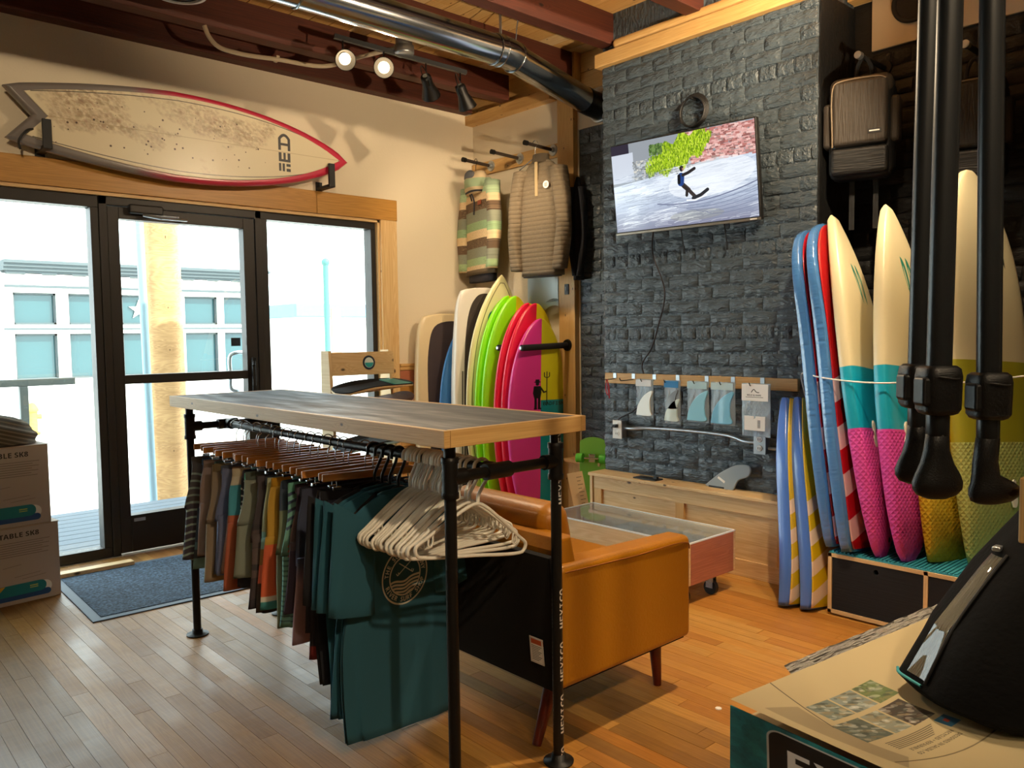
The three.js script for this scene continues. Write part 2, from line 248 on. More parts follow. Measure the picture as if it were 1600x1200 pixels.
{ // window wall
  const x0 = -0.75, x1 = 3.36, top = 2.19, t = 0.2;
  const w = struct('wall_front', [bb(RL - 0.2, -0.6, WZ - t, x0, CEIL + 0.2, WZ), bb(x0, top, WZ - t, x1, CEIL + 0.2, WZ), bb(x1, -0.6, WZ - t, WX + 0.2, CEIL + 0.2, WZ), bb(x0, -0.6, WZ - t, x1, -0.005, WZ)], M.wallPaint);
  struct('trim_2', [bb(x0 - 0.15, top, WZ, 2.83, 2.345, WZ + 0.022, 0.003, 'x'), bb(2.832, top, WZ, 3.505, 2.345, WZ + 0.022, 0.003, 'x')], M.oak);
  struct('trim_3', bb(x1 - 0.003, 0, WZ, 3.5, top, WZ + 0.022, 0.003, 'y'), M.pine);
  struct('trim_4', [bb(x0, top - 0.02, WZ - 0.16, x1, top, WZ, 0), bb(x1 - 0.02, 0, WZ - 0.16, x1, top, WZ, 0)], M.pine);
  // wainscot to the right of the opening
  const wn = struct('wainscot', bb(3.5, 0, WZ, WX, 1.09, WZ + 0.012), M.oak);
  for (let y = 0.02, k = 0; y < 1.08; k++) { const h = [0.1, 0.13, 0.115][k % 3]; part(wn, 'wainscot_board', bb(3.5, y, WZ + 0.012, WX, Math.min(y + h - 0.004, 1.085), WZ + 0.026, 0.004, 'x'), pick([M.oak, M.fir, M.cedar])); y += h; }
  part(wn, 'wainscot_cap', bb(3.5, 1.085, WZ, WX, 1.105, WZ + 0.035, 0.003, 'x'), M.fir);
  // dark aluminium frame and glass
  const f0 = WZ - 0.13, f1 = WZ - 0.03, fb = (a, b, c, d, n = 'window_frame', p) => part(p, n, bb(a, b, f0, c, d, f1, 0.003), M.bronze);
  const wl = struct('window_1'), wr = struct('window_2'), d = struct('door_1');
  fb(x0, 2.1, 1.42, 2.17, 'window_frame', wl); fb(x0, 0, 1.42, 0.06, 'window_frame', wl); fb(1.375, 0.06, 1.42, 2.1, 'window_frame', wl); fb(0.2, 0.06, 0.25, 2.1, 'window_frame', wl); fb(x0, 0.06, x0 + 0.05, 2.1, 'window_frame', wl);
  part(wl, 'pane', bb(x0 + 0.05, 0.06, WZ - 0.083, 0.2, 2.1, WZ - 0.08), M.glass); part(wl, 'pane', bb(0.25, 0.06, WZ - 0.083, 1.375, 2.1, WZ - 0.08), M.glass);
  fb(2.415, 2.12, x1 - 0.02, 2.17, 'window_frame', wr); fb(2.415, 0, x1 - 0.02, 0.06, 'window_frame', wr); fb(2.43, 0.06, 2.478, 2.12, 'window_frame', wr); fb(3.3, 0.06, x1 - 0.02, 2.12, 'window_frame', wr);
  part(wr, 'pane', bb(2.478, 0.06, WZ - 0.083, 3.3, 2.12, WZ - 0.08), M.glass);
  for (const [a, b] of [[1.42, 1.465], [2.388, 2.43]]) part(d, 'door_frame', bb(a, 0, f0, b, 2.17, f1 + 0.01, 0.003), M.bronze);
  part(d, 'door_frame', bb(1.42, 2.12, f0, 2.43, 2.17, f1 + 0.01, 0.003), M.bronze);
  const leaf = part(d, 'door_leaf', [bb(1.468, 0.01, f0 + 0.02, 1.532, 2.115, f1, 0.003), bb(2.308, 0.01, f0 + 0.02, 2.385, 2.115, f1, 0.003), bb(1.532, 2.045, f0 + 0.02, 2.308, 2.115, f1, 0.003), bb(1.532, 1.045, f0 + 0.02, 2.308, 1.1, f1, 0.003), bb(1.532, 0.01, f0 + 0.02, 2.308, 0.235, f1, 0.003)], M.bronze);
  part(leaf, 'pane', bb(1.53, 1.1, WZ - 0.08, 2.31, 2.046, WZ - 0.077), M.glass); part(leaf, 'pane', bb(1.53, 0.235, WZ - 0.08, 2.31, 1.046, WZ - 0.077), M.glass);
  part(leaf, 'push_bar', [bb(2.33, 0.94, f1, 2.362, 1.19, f1 + 0.03, 0.01), rod([2.346, 1.16, f1 + 0.02], [2.33, 1.13, f1 + 0.05], 0.012), rod([2.33, 1.13, f1 + 0.05], [2.33, 1.0, f1 + 0.05], 0.012)], M.blackMetal);
  part(leaf, 'pull_handle', tube([[2.33, 1.22, f0 + 0.02], [2.3, 1.22, f0 - 0.045], [2.26, 1.2, f0 - 0.06], [2.255, 1.07, f0 - 0.06], [2.26, 0.97, f0 - 0.06], [2.3, 0.955, f0 - 0.045], [2.33, 0.955, f0 + 0.02]], 0.013, 40), M.galv, 'grey bent pull handle outside');
  part(leaf, 'small_label', bb(1.548, 0.195, f1, 1.615, 0.215, f1 + 0.002), M.galv);
  part(leaf, 'door_sign', bb(2.22, 1.265, WZ - 0.0795, 2.285, 1.32, WZ - 0.0785), M.black);
  const cl = part(d, 'door_closer', [rbox(0.2, 0.055, 0.05, 1.68, 2.105, f1 + 0.03, 0.012)], M.bronze);
  part(cl, 'closer_arm', [rod([1.66, 2.07, f1 + 0.05], [1.74, 2.05, f1 + 0.12], 0.009), rod([1.74, 2.05, f1 + 0.12], [1.92, 2.06, f1 + 0.05], 0.008), rod([1.66, 2.072, f1 + 0.05], [1.88, 2.08, f1 + 0.02], 0.007)], M.galv);
  mono('sill_plank', bb(0.45, 0.0, -4.97, 1.45, 0.03, -4.9 , 0.003, 'x'), M.ply, 'loose pale wooden plank on the floor below the tall left window', 'plank');
}
{ // rest of the room, behind the camera
  struct('wall_left', bb(RL - 0.2, -0.1, WZ, RL, CEIL + 0.2, RB), M.wallPaint);
  struct('wall_back', bb(RL - 0.2, -0.1, RB, WX + 0.4, CEIL + 0.2, RB + 0.2), M.wallPaint);
  struct('roof', bb(RL - 0.4, CEIL + 0.19, WZ - 0.3, WX + 0.6, CEIL + 0.45, RB + 0.4), M.black);
}
{ // outside
  const pave = std('#d9d8d3', 0.9);
  struct('ground_street', box(120, 0.2, 90, 10, -0.6, -51.5), pave);
  const deck = struct('deck_frame', bb(-3, -0.5, -7.05, 6, -0.09, -5.4), std('#3d454d', 0.8)), dm = std('#48535e', 0.7, { bumpMap: grainBump, bumpScale: 0.001 });
  for (let z = -5.4, k = 0; z > -7.05; z -= 0.14) part(deck, 'deck_board', bb(-3, -0.085, z - 0.132, 6, -0.05, z, 0.004, 'x'), dm);
  const rail = thing('deck_railing', 'dark grey metal railing along the outer edge of the deck', 'railing', [0, -0.05, -6.9]), rm = std('#62696a', 0.6);
  part(rail, 'top_rail', bb(-2.5, 1.03, -0.03, 1.66, 1.085, 0.03, 0.006), rm);
  for (const x of [-1.6, -0.15, 1.31]) part(rail, 'post', bb(x - 0.028, 0, -0.03, x + 0.028, 1.03, 0.03, 0.004), rm);
  // pole
  const bark = woodMat(wood('#7d5a3a', '#c9a373', [0.5, 0.12], 71, 2), 0.9), pole = mono('utility_pole', loft([-0.5, 0.1, 0.5, 1, 1.4, 1.75, 2.5, 3.5, 5, 7].map((y) => ({ c: [0, y, 0], a: [0.165, 0, 0], b: [0, 0, 0.165], f: (t) => 1 + 0.05 * Math.sin(5 * t + y) })), 20), bark, 'weathered brown timber pole standing outside the glass door', 'pole', [2.73, 0, -8.0]); void pole;
  mono('metal_conduit_pole', [rod([2.47, -0.5, -7.7], [2.4, 6, -7.7], 0.035), rod([2.46, 2.6, -7.7], [2.85, 6, -7.7], 0.008)], std('#7f98a6', 0.5, { metalness: 0.3 }), 'tall thin grey metal pole in front of the timber pole outside', 'pole');
  // building across the street
  const Z = -24, b = thing('shop_building', 'long white flat roofed building with teal windows across the street', 'building', [0, 0, 0]);
  const wm = std('#d2cfc9', 0.9), trim = std('#454d50', 0.8), tealGlass = phys('#27474b', 0.08, { clearcoat: 0.5 }), paneW = std('#c9ccc8', 0.8);
  const wins = [], cols = [4.43, 5.71, 7.06, 8.78, 9.95];
  for (const x of cols) { wins.push([x, 1.78, x + 1.0, 2.61]); wins.push([x, 0.33, x + 1.0, 1.54]); }
  const hs = new THREE.Shape([[4.1, -0.6], [11.1, -0.6], [11.1, 3.1], [4.1, 3.1]].map((p) => new THREE.Vector2(...p)));
  for (const [a, c, e, g] of wins) hs.holes.push(new THREE.Path([[a, c], [a, g], [e, g], [e, c]].map((p) => new THREE.Vector2(...p))));
  part(b, 'facade', mv(extr(hs, 0.3, 0), 0, 0, Z - 0.3), wm);
  part(b, 'building_body', bb(4.1, -0.6, Z - 8, 11.1, 3.05, Z - 0.6), wm);
  part(b, 'cornice', [bb(4.2, 3.16, Z - 0.5, 11.2, 3.25, Z + 0.28), bb(4.2, 3.25, Z - 0.5, 11.25, 3.34, Z + 0.34), bb(4.2, 3.34, Z - 0.5, 11.3, 3.42, Z + 0.4), bb(4.28, 3.08, Z - 0.5, 11.1, 3.16, Z + 0.22)], trim);
  for (let x = 4.7; x < 10.8; x += 0.72) part(b, 'cornice_bracket', bb(x, 2.98, Z, x + 0.36, 3.1, Z + 0.22), wm);
  part(b, 'string_course', [bb(4.25, 2.74, Z, 11.1, 2.8, Z + 0.08), bb(4.2, 1.64, Z, 11.1, 1.69, Z + 0.06)], trim);
  for (const [a, c, e, g] of wins) { const f = part(b, 'window', [bb(a, c, Z - 0.25, a + 0.05, g, Z - 0.12), bb(e - 0.05, c, Z - 0.25, e, g, Z - 0.12), bb(a, g - 0.05, Z - 0.25, e, g, Z - 0.12), bb(a, c, Z - 0.25, e, c + 0.05, Z - 0.12)], trim); part(f, 'pane', bb(a, c, Z - 0.3, e, g, Z - 0.22), tealGlass); }
  const star = []; for (let k = 0; k < 10; k++) { const r = k % 2 ? 0.11 : 0.28, a = k * Math.PI / 5 + Math.PI / 2; star.push([7.55 + r * Math.cos(a), 2.2 + r * Math.sin(a)]); }
  part(b, 'star', mv(extr(shapeOf(star), 0.04, 0.004), 0, 0, Z - 0.2), paneW, 'pale five pointed star ornament');
  const b2 = thing('far_building', 'low white building with a blue roof edge seen through the right window', 'building', [0, 0, 0]);
  part(b2, 'wall', bb(15.5, -0.6, -34, 26, 2.2, -30), wm); part(b2, 'roof_edge', bb(15.3, 2.2, -34.2, 26, 2.75, -29.8, 0.05), std('#5b7f96', 0.6));
  const fp = thing('banner_pole', 'slim green street pole with a small orange banner beyond the right window', 'pole', [7.84, -0.5, -14]);
  part(fp, 'pole', rod([0, 0, 0], [0, 3.25, 0], 0.055), std('#3f6a66', 0.6)); part(fp, 'finial', ball(0, 3.28, 0, 0.08), std('#3f6a66', 0.6)); part(fp, 'banner', bb(0.09, 1.5, -0.01, 0.3, 2.4, 0.01, 0.004), std('#e39a62', 0.8));
  const st = std('#c9a23a', 0.7), bol = thing('yellow_hydrant', 'small yellow hydrant on the pavement past the railing', 'hydrant', [3.55, -0.5, -18]);
  part(bol, 'body', lathe([[0, 0], [0.13, 0], [0.13, 0.05], [0.09, 0.06], [0.09, 0.45], [0.12, 0.46], [0.11, 0.52], [0.05, 0.62], [0, 0.63]]), st); part(bol, 'outlet', rod([-0.16, 0.35, 0], [0.16, 0.35, 0], 0.05), st);
}
// ---------- lamps ----------
function lampHead(parent, base, aimAt, power, angle = 0.55, lit = true) { // hook, shade, socket, glowing bulb and its light
  const A = V(...base), D = V(...aimAt).sub(A).normalize(), h = part(parent, 'lamp_head', (() => { const g = lathe([[0.018, -0.02], [0.03, -0.015], [0.034, 0.0], [0.034, 0.045], [0.058, 0.125], [0.06, 0.13], [0.056, 0.128], [0.031, 0.047], [0.031, 0.02]], 0, 0, 0, 24); return g; })(), M.blackMetal);
  h.position.copy(A); h.quaternion.setFromUnitVectors(V(0, 1, 0), D);
  part(h, 'yoke', [tube([[0.036, 0.03, 0], [0.05, -0.02, 0], [0.03, -0.07, 0], [0, -0.085, 0], [-0.03, -0.07, 0], [-0.05, -0.02, 0], [-0.036, 0.03, 0]], 0.0035, 30, 6)], M.blackMetal).visible = true;
  const bulb = part(h, 'bulb', lathe([[0, 0.02], [0.02, 0.02], [0.024, 0.06], [0.033, 0.088], [0.034, 0.092], [0.028, 0.1], [0, 0.104]], 0, 0, 0, 20), std('#fff3dc', 0.5, lit ? { emissive: new THREE.Color().setRGB(1, 0.72, 0.4), emissiveIntensity: 5 } : {}));
  void bulb;
  if (lit) { const l = new THREE.SpotLight(WARM, power, 0, angle, 0.6, 2); l.position.copy(A).addScaledVector(D, 0.135); l.target.position.set(...aimAt); l.castShadow = true; l.shadow.radius = 2; l.shadow.mapSize.set(1024, 1024); scene.add(l, l.target); }
}
function track(label, a, b, y, heads) {
  const t = thing('track_light', label, 'track light', [0, 0, 0]);
  part(t, 'track', bb(-0.018, -0.012, 0, 0.018, 0.012, 1), M.black).position.set(...a);
  const m = t.children[0], d = V(...b).sub(V(...a)); m.scale.z = d.length(); m.quaternion.setFromUnitVectors(V(0, 0, 1), d.normalize());
  for (const [k, aimAt, power, angle] of heads) { const p = V(...a).lerp(V(...b), k); part(t, 'stem', rod([p.x, p.y, p.z], [p.x, p.y - 0.06, p.z], 0.005), M.blackMetal); lampHead(t, [p.x, p.y - 0.1, p.z], aimAt, power, angle); }
  return t;
}
const tr = track('black ceiling track with four spot heads near the window wall, two showing bright bulbs', [2.46, 3.06, -4.22], [3.2, 2.93, -3.92], 3, [
  [0.06, [1.7, 1.9, -2.4], 6, 0.6], [0.36, [1.3, 2.0, -2.0], 6, 0.6], [0.68, [4.1, 1.9, -4.9], 3.5, 0.75], [0.95, [4.2, 1.5, -4.3], 4, 0.75]]);
part(tr, 'canopy', [lathe([[0, 0], [0.055, 0], [0.06, 0.01], [0.06, 0.05], [0, 0.055]], 2.83, 2.99, -4.05), rod([2.83, 3.04, -4.05], [2.83, CEIL, -4.05], 0.05)], M.galv, 'grey junction box holding the track');
const tr2 = track('black ceiling track with spot heads over the middle of the shop, out of view, upward head added', [1.5, 3.02, -1.25], [3.6, 3.02, -1.25], 3, [
  [0.5, [2.75, 0, -1.55], 17, 0.62], [0.72, [3.9, 1.3, -2.9], 10, 0.7], [0.84, [3.4, 3.28, -3.3], 16, 0.9], [0.97, [3.7, 0.9, -1.35], 8, 0.6]]);  // upward head put in to brighten the ceiling planks and beams
part(tr2, 'canopy', lathe([[0, 0], [0.055, 0], [0.06, 0.26], [0, 0.27]], 2.5, 3.03, -1.25), M.galv);
track('added ceiling track with spot heads behind the viewpoint, brightens window wall and clothes rack', [-1.5, 3.02, 0.9], [1.5, 3.02, 0.9], 3, [[0.1, [-1.2, 0, 0.2], 8, 0.8], [0.3, [1.5, 2.5, -5.1], 34, 0.36], [0.5, [0.3, 0, -0.6], 6, 0.8], [0.72, [1.42, 0.66, -1.95], 16, 0.3], [0.9, [2.2, 0.5, 0.4], 9, 0.8]]);  // unseen track put in to light the window wall, clothes rack and foreground
// ---------- surfboards ----------
const outl = { // half width (0..1) along t from tail 0 to nose 1
  fish: (t) => Math.min(1, (0.34 + 0.66 * Math.sin(Math.PI * Math.min(0.5, t * 1.15 + 0.02)) ** 0.9)) * (t > 0.45 ? Math.max(0, 1 - ((t - 0.45) / 0.55) ** 2.6) ** 0.86 : 1),
  river: (t) => (t < 0.5 ? 0.5 + 0.5 * Math.sin(Math.PI * t) ** 0.8 : 1 - 0.0 * t) * (t > 0.45 ? Math.max(0, 1 - ((t - 0.45) / 0.55) ** 2.5) ** 0.6 : 1),
  long: (t) => (t < 0.5 ? 0.16 + 0.84 * Math.sin(Math.PI * t) ** 0.62 : 1) * (t > 0.4 ? Math.max(0, 1 - ((t - 0.4) / 0.6) ** 2.3) ** 0.8 : 1),
  blunt: (t) => (t < 0.4 ? 0.6 + 0.4 * Math.sin(Math.PI * t * 1.25) ** 0.7 : 1) * (t > 0.7 ? Math.max(0, 1 - ((t - 0.7) / 0.3) ** 3.2) ** 0.5 : 1),
  slab: (t) => t > 0.55 ? Math.max(0.06, 1 - ((t - 0.55) / 0.45) ** 2.2 * 0.9) : 1,
  square: (t) => (0.9 + 0.1 * Math.sin(Math.PI * t)) * (t > 0.86 ? Math.max(0, 1 - ((t - 0.86) / 0.14) ** 2.6) ** 0.42 * 0.35 + 0.65 * Math.min(1, (1 - t) * 60) ** 0.5 : 1) * (t < 0.03 ? 0.94 : 1),
};
function boardGeo(L, W, Th, f, { p = 0.6, rocker = 0.03, n = 56, m = 28, thin = 0.35 } = {}) {
  const rings = [];
  for (let i = 0; i <= n; i++) { const t = 1 - (1 - i / n) ** 1.35 * 1, y = t * L, hw = Math.max(0.002, f(t) * W / 2), th = Th / 2 * Math.min(1, thin + (1 - thin) * Math.sin(Math.PI * Math.min(0.5, t * 2.2)) ) * (t > 0.6 ? 1 - 0.55 * ((t - 0.6) / 0.4) ** 2 : 1) * Math.min(1, 0.15 + hw / 0.03), z = rocker * ((Math.max(0, t - 0.5) * 2) ** 2.4 + 0.5 * (Math.max(0, 0.3 - t) / 0.3) ** 2); rings.push({ c: [0, y, z], a: [hw, 0, 0], b: [0, 0, th], p }); }
  return patchUV(loft(rings, m), (x, y) => [x / W + 0.5, y / L]);
}
// deck print: canvas with x across the board (0..1) and y from the tail up (0..1)
const print = (draw, w = 256, h = 1024) => canvasTex(w, h, (c) => { const R = (x0, y0, x1, y1, col) => { c.fillStyle = col; c.fillRect(x0 * w, (1 - y1) * h, (x1 - x0) * w, (y1 - y0) * h); }; draw(c, w, h, R); });
const gloss = (map, r = 0.32, extra = {}) => new THREE.MeshPhysicalMaterial({ map, roughness: r, clearcoat: 0.4, clearcoatRoughness: 0.25, ...extra });
const LB = 'river surfboards standing in the wooden floor rack';
function stand(name, label, tail, nose, n, geo, mat, group, cat = 'surfboard') { const o = mono(name, geo, mat, label, cat, [0, 0, 0], group); return aim(o, tail, nose, n); }
const outlinePath = (c, f, w, h, inset) => { c.beginPath(); for (let s = 0; s <= 1; s++) for (let i = 0; i <= 100; i++) { const t = s ? 1 - i / 100 : i / 100, tt = inset + t * (1 - 2.2 * inset), hw = Math.max(0, f(tt) / 2 - inset * 2.4); c.lineTo((0.5 + (s ? hw : -hw)) * w, (1 - tt) * h); } c.closePath(); };
{
  const zAxis = [-0.08, 0.03, 1];
  // pink, lime and teal board in front
  const farmer = (c, x, y, s) => { c.save(); c.translate(x, y); c.scale(s, s); c.fillStyle = c.strokeStyle = '#181412'; c.beginPath(); c.ellipse(0, -88, 15, 4, 0, 0, 7); c.fill(); c.fillRect(-9, -102, 18, 15); c.beginPath(); c.ellipse(0, -78, 8, 10, 0, 0, 7); c.fill();
    c.beginPath(); c.moveTo(-16, -66); c.lineTo(16, -66); c.lineTo(19, -30); c.lineTo(14, 0); c.lineTo(-14, 0); c.lineTo(-20, -28); c.closePath(); c.fill(); c.fillRect(-13, -4, 11, 62); c.fillRect(3, -4, 11, 62); c.fillRect(-15, 52, 14, 8); c.fillRect(3, 52, 16, 8);
    c.lineWidth = 8; c.beginPath(); c.moveTo(15, -58); c.lineTo(30, -32); c.lineTo(42, -36); c.stroke(); c.lineWidth = 4; c.beginPath(); c.moveTo(44, -112); c.lineTo(44, 42); c.moveTo(32, -140); c.lineTo(32, -118); c.quadraticCurveTo(44, -104, 56, -118); c.lineTo(56, -140); c.moveTo(44, -144); c.lineTo(44, -110); c.stroke(); c.restore(); };
  const pinkTex = print((c, w, h, R) => { R(0, 0, 0.5, 1, '#d8358f'); R(0.5, 0, 1, 1, '#cdc61a'); R(0.5, 0, 1, 0.59, '#0f8c97'); farmer(c, 0.44 * w, 0.40 * h, 0.95); c.fillStyle = '#111'; c.font = 'bold 23px monospace'; c.fillText('BADFISH', 0.54 * w, 0.437 * h); });
  stand('surfboard', 'pink, lime and teal surfboard with a black farmer silhouette, frontmost in the rack', [4.0, 0, -4.17], [4.03, 1.43, -4.17], zAxis, boardGeo(1.43, 0.54, 0.07, outl.river), gloss(pinkTex), LB);
  const redTex = print((c, w, h, R) => { R(0, 0, 0.5, 1, '#e0163f'); R(0.5, 0, 1, 1, '#d8c80c'); });
  stand('surfboard', 'red and yellow surfboard directly behind the pink board', [3.99, 0, -4.25], [4.06, 1.545, -4.25], zAxis, boardGeo(1.545, 0.54, 0.062, outl.river), gloss(redTex), LB);
  stand('surfboard', 'red and yellow surfboard standing second behind the pink board', [3.98, 0, -4.318], [4.05, 1.55, -4.318], zAxis, boardGeo(1.55, 0.54, 0.06, outl.river), gloss(redTex), LB);
  const grTex = print((c, w, h, R) => { R(0, 0, 0.5, 1, '#8fe60f'); R(0.5, 0, 1, 1, '#d8cf10'); c.fillStyle = '#1b1b12'; c.beginPath(); c.roundRect(0.36 * w, 0.46 * h, 0.3 * w, 0.1 * h, 12); c.roundRect(0.36 * w, 0.58 * h, 0.3 * w, 0.05 * h, 10); c.fill(); });
  stand('surfboard', 'lime green and yellow surfboard behind the two red boards', [3.96, 0, -4.435], [4.03, 1.605, -4.435], zAxis, boardGeo(1.605, 0.53, 0.062, outl.river), gloss(grTex), LB);
  stand('surfboard', 'lime green surfboard standing against the cream fish board', [3.955, 0, -4.505], [4.02, 1.61, -4.505], zAxis, boardGeo(1.61, 0.53, 0.06, outl.river), gloss(grTex), LB);
  const cream = print((c, w, h, R) => { R(0, 0, 1, 1, '#e0d8a2'); c.strokeStyle = '#5b5138'; c.lineWidth = 2.5; outlinePath(c, outl.fish, w, h, 0.03); c.stroke(); c.fillStyle = '#2f8f82'; c.beginPath(); c.ellipse(0.36 * w, 0.19 * h, 18, 34, 0, 0, 7); c.fill(); });
  stand('surfboard', 'cream surfboard with a pointed nose and dark pinline between white and green boards', [3.95, 0, -4.585], [4.03, 1.77, -4.585], zAxis, boardGeo(1.77, 0.56, 0.06, outl.fish, { p: 0.75 }), gloss(cream), LB);
  // wake board with black deck pad
  const padTex = dataTex(128, 128, (u, v) => { const a = Math.abs(((u * 8 + v * 8) % 1) - 0.5), b = Math.abs(((u * 8 - v * 8 + 8) % 1) - 0.5); return [0.5 + 0.5 * Math.min(a, b)]; }, [0.1, 0.1], false);
  const padMat = std('#3a322c', 0.85, { bumpMap: padTex, bumpScale: 0.004 });
  const wb = thing('wing_board', 'white squared board with a black textured deck pad, tall beside the cream board', 'surfboard', [0, 0, 0], 0, LB);
  const whiteTex = print((c, w, h, R) => { R(0, 0, 1, 1, '#ded8cc'); R(0.1, 0, 0.16, 0.62, '#4d4a40'); R(0.12, 0, 0.135, 0.62, '#d8d2c6'); });
  part(wb, 'hull', boardGeo(1.68, 0.56, 0.1, outl.square, { p: 0.45, thin: 0.7 }), gloss(whiteTex));
  const padShape = smoothShape([[-0.17, 0.25], [-0.19, 0.6], [-0.2, 1.1], [-0.17, 1.45], [-0.1, 1.6], [0, 1.63], [0.1, 1.6], [0.17, 1.45], [0.2, 1.1], [0.19, 0.6], [0.17, 0.25], [0, 0.2]]);
  part(wb, 'deck_pad', patchUV(mv(extr(padShape, 0.006, 0.003), 0, 0, 0.047), (x, y) => [x, y]), padMat);
  part(wb, 'valve', mv(rod([0, 0, 0], [0, 0, 0.012], 0.012), -0.02, 0.9, 0.05), std('#c23a22', 0.5), 'small red valve');
  part(wb, 'brand_patch', bb(-0.25, 0.17, 0.048, -0.17, 0.29, 0.052), new THREE.MeshStandardMaterial({ color: '#111111', roughness: 0.6 }));
  aim(wb, [3.97, 0, -4.73], [4.02, 1.68, -4.75], [-0.16, 0.03, 1]);
  const red = print((c, w, h, R) => { R(0, 0, 1, 1, '#3a1512'); c.strokeStyle = '#a63a2c'; c.lineWidth = 4; for (let k = -30; k < 60; k++) for (const s of [1, -1]) { c.beginPath(); c.moveTo(0, k * 40); c.lineTo(w, k * 40 + s * 160); c.stroke(); } }, 128, 512);
  stand('bodyboard', 'short dark red board with a diamond pattern, low between white and green boards', [3.98, 0, -4.655], [4.0, 0.83, -4.655], zAxis, boardGeo(0.83, 0.4, 0.03, outl.blunt), gloss(red, 0.6), LB);
  stand('surfboard', 'plain blue surfboard behind the white squared board', [3.95, 0, -4.865], [3.98, 1.45, -4.875], zAxis, boardGeo(1.45, 0.58, 0.06, outl.river), gloss(print((c, w, h, R) => R(0, 0, 1, 1, '#2f6fae'))), LB);
  const hb = thing('wing_board', 'thick cream board with a dark deck, rearmost in the corner rack', 'surfboard', [0, 0, 0], 0, LB);
  part(hb, 'hull', boardGeo(1.49, 0.62, 0.11, outl.square, { p: 0.5, thin: 0.75 }), gloss(print((c, w, h, R) => R(0, 0, 1, 1, '#dcc79c'))));
  part(hb, 'deck_pad', mv(extr(smoothShape([[-0.2, 0.2], [-0.22, 0.8], [-0.21, 1.2], [-0.13, 1.4], [0.13, 1.4], [0.21, 1.2], [0.22, 0.8], [0.2, 0.2], [0, 0.17]]), 0.006, 0.003), 0, 0, 0.052), std('#3a2f31', 0.85));
  aim(hb, [3.86, 0, -4.99], [3.88, 1.49, -5.03], [-0.12, 0.03, 1]);
  // rack pegs
  for (const [z, x, l] of [[-4.075, WX - 0.045, 'black foam covered rack peg in front of the pink board'], [-4.37, WX, 'black foam covered rack peg between red and green boards']]) {
    const t = thing('rack_peg', l, 'peg', [x, 1.235, z], 0);
    part(t, 'flange', rod([0, 0, 0], [-0.015, 0, 0], 0.045, 0.04, 20), M.blackMetal); part(t, 'foam_sleeve', rod([-0.015, 0, 0], [-0.46, -0.012, 0], 0.022, 0.022, 18), M.softBlack); part(t, 'pipe_end', rod([-0.45, -0.012, 0], [-0.474, -0.0124, 0], 0.011, 0.011, 14), M.galv);
  }
}
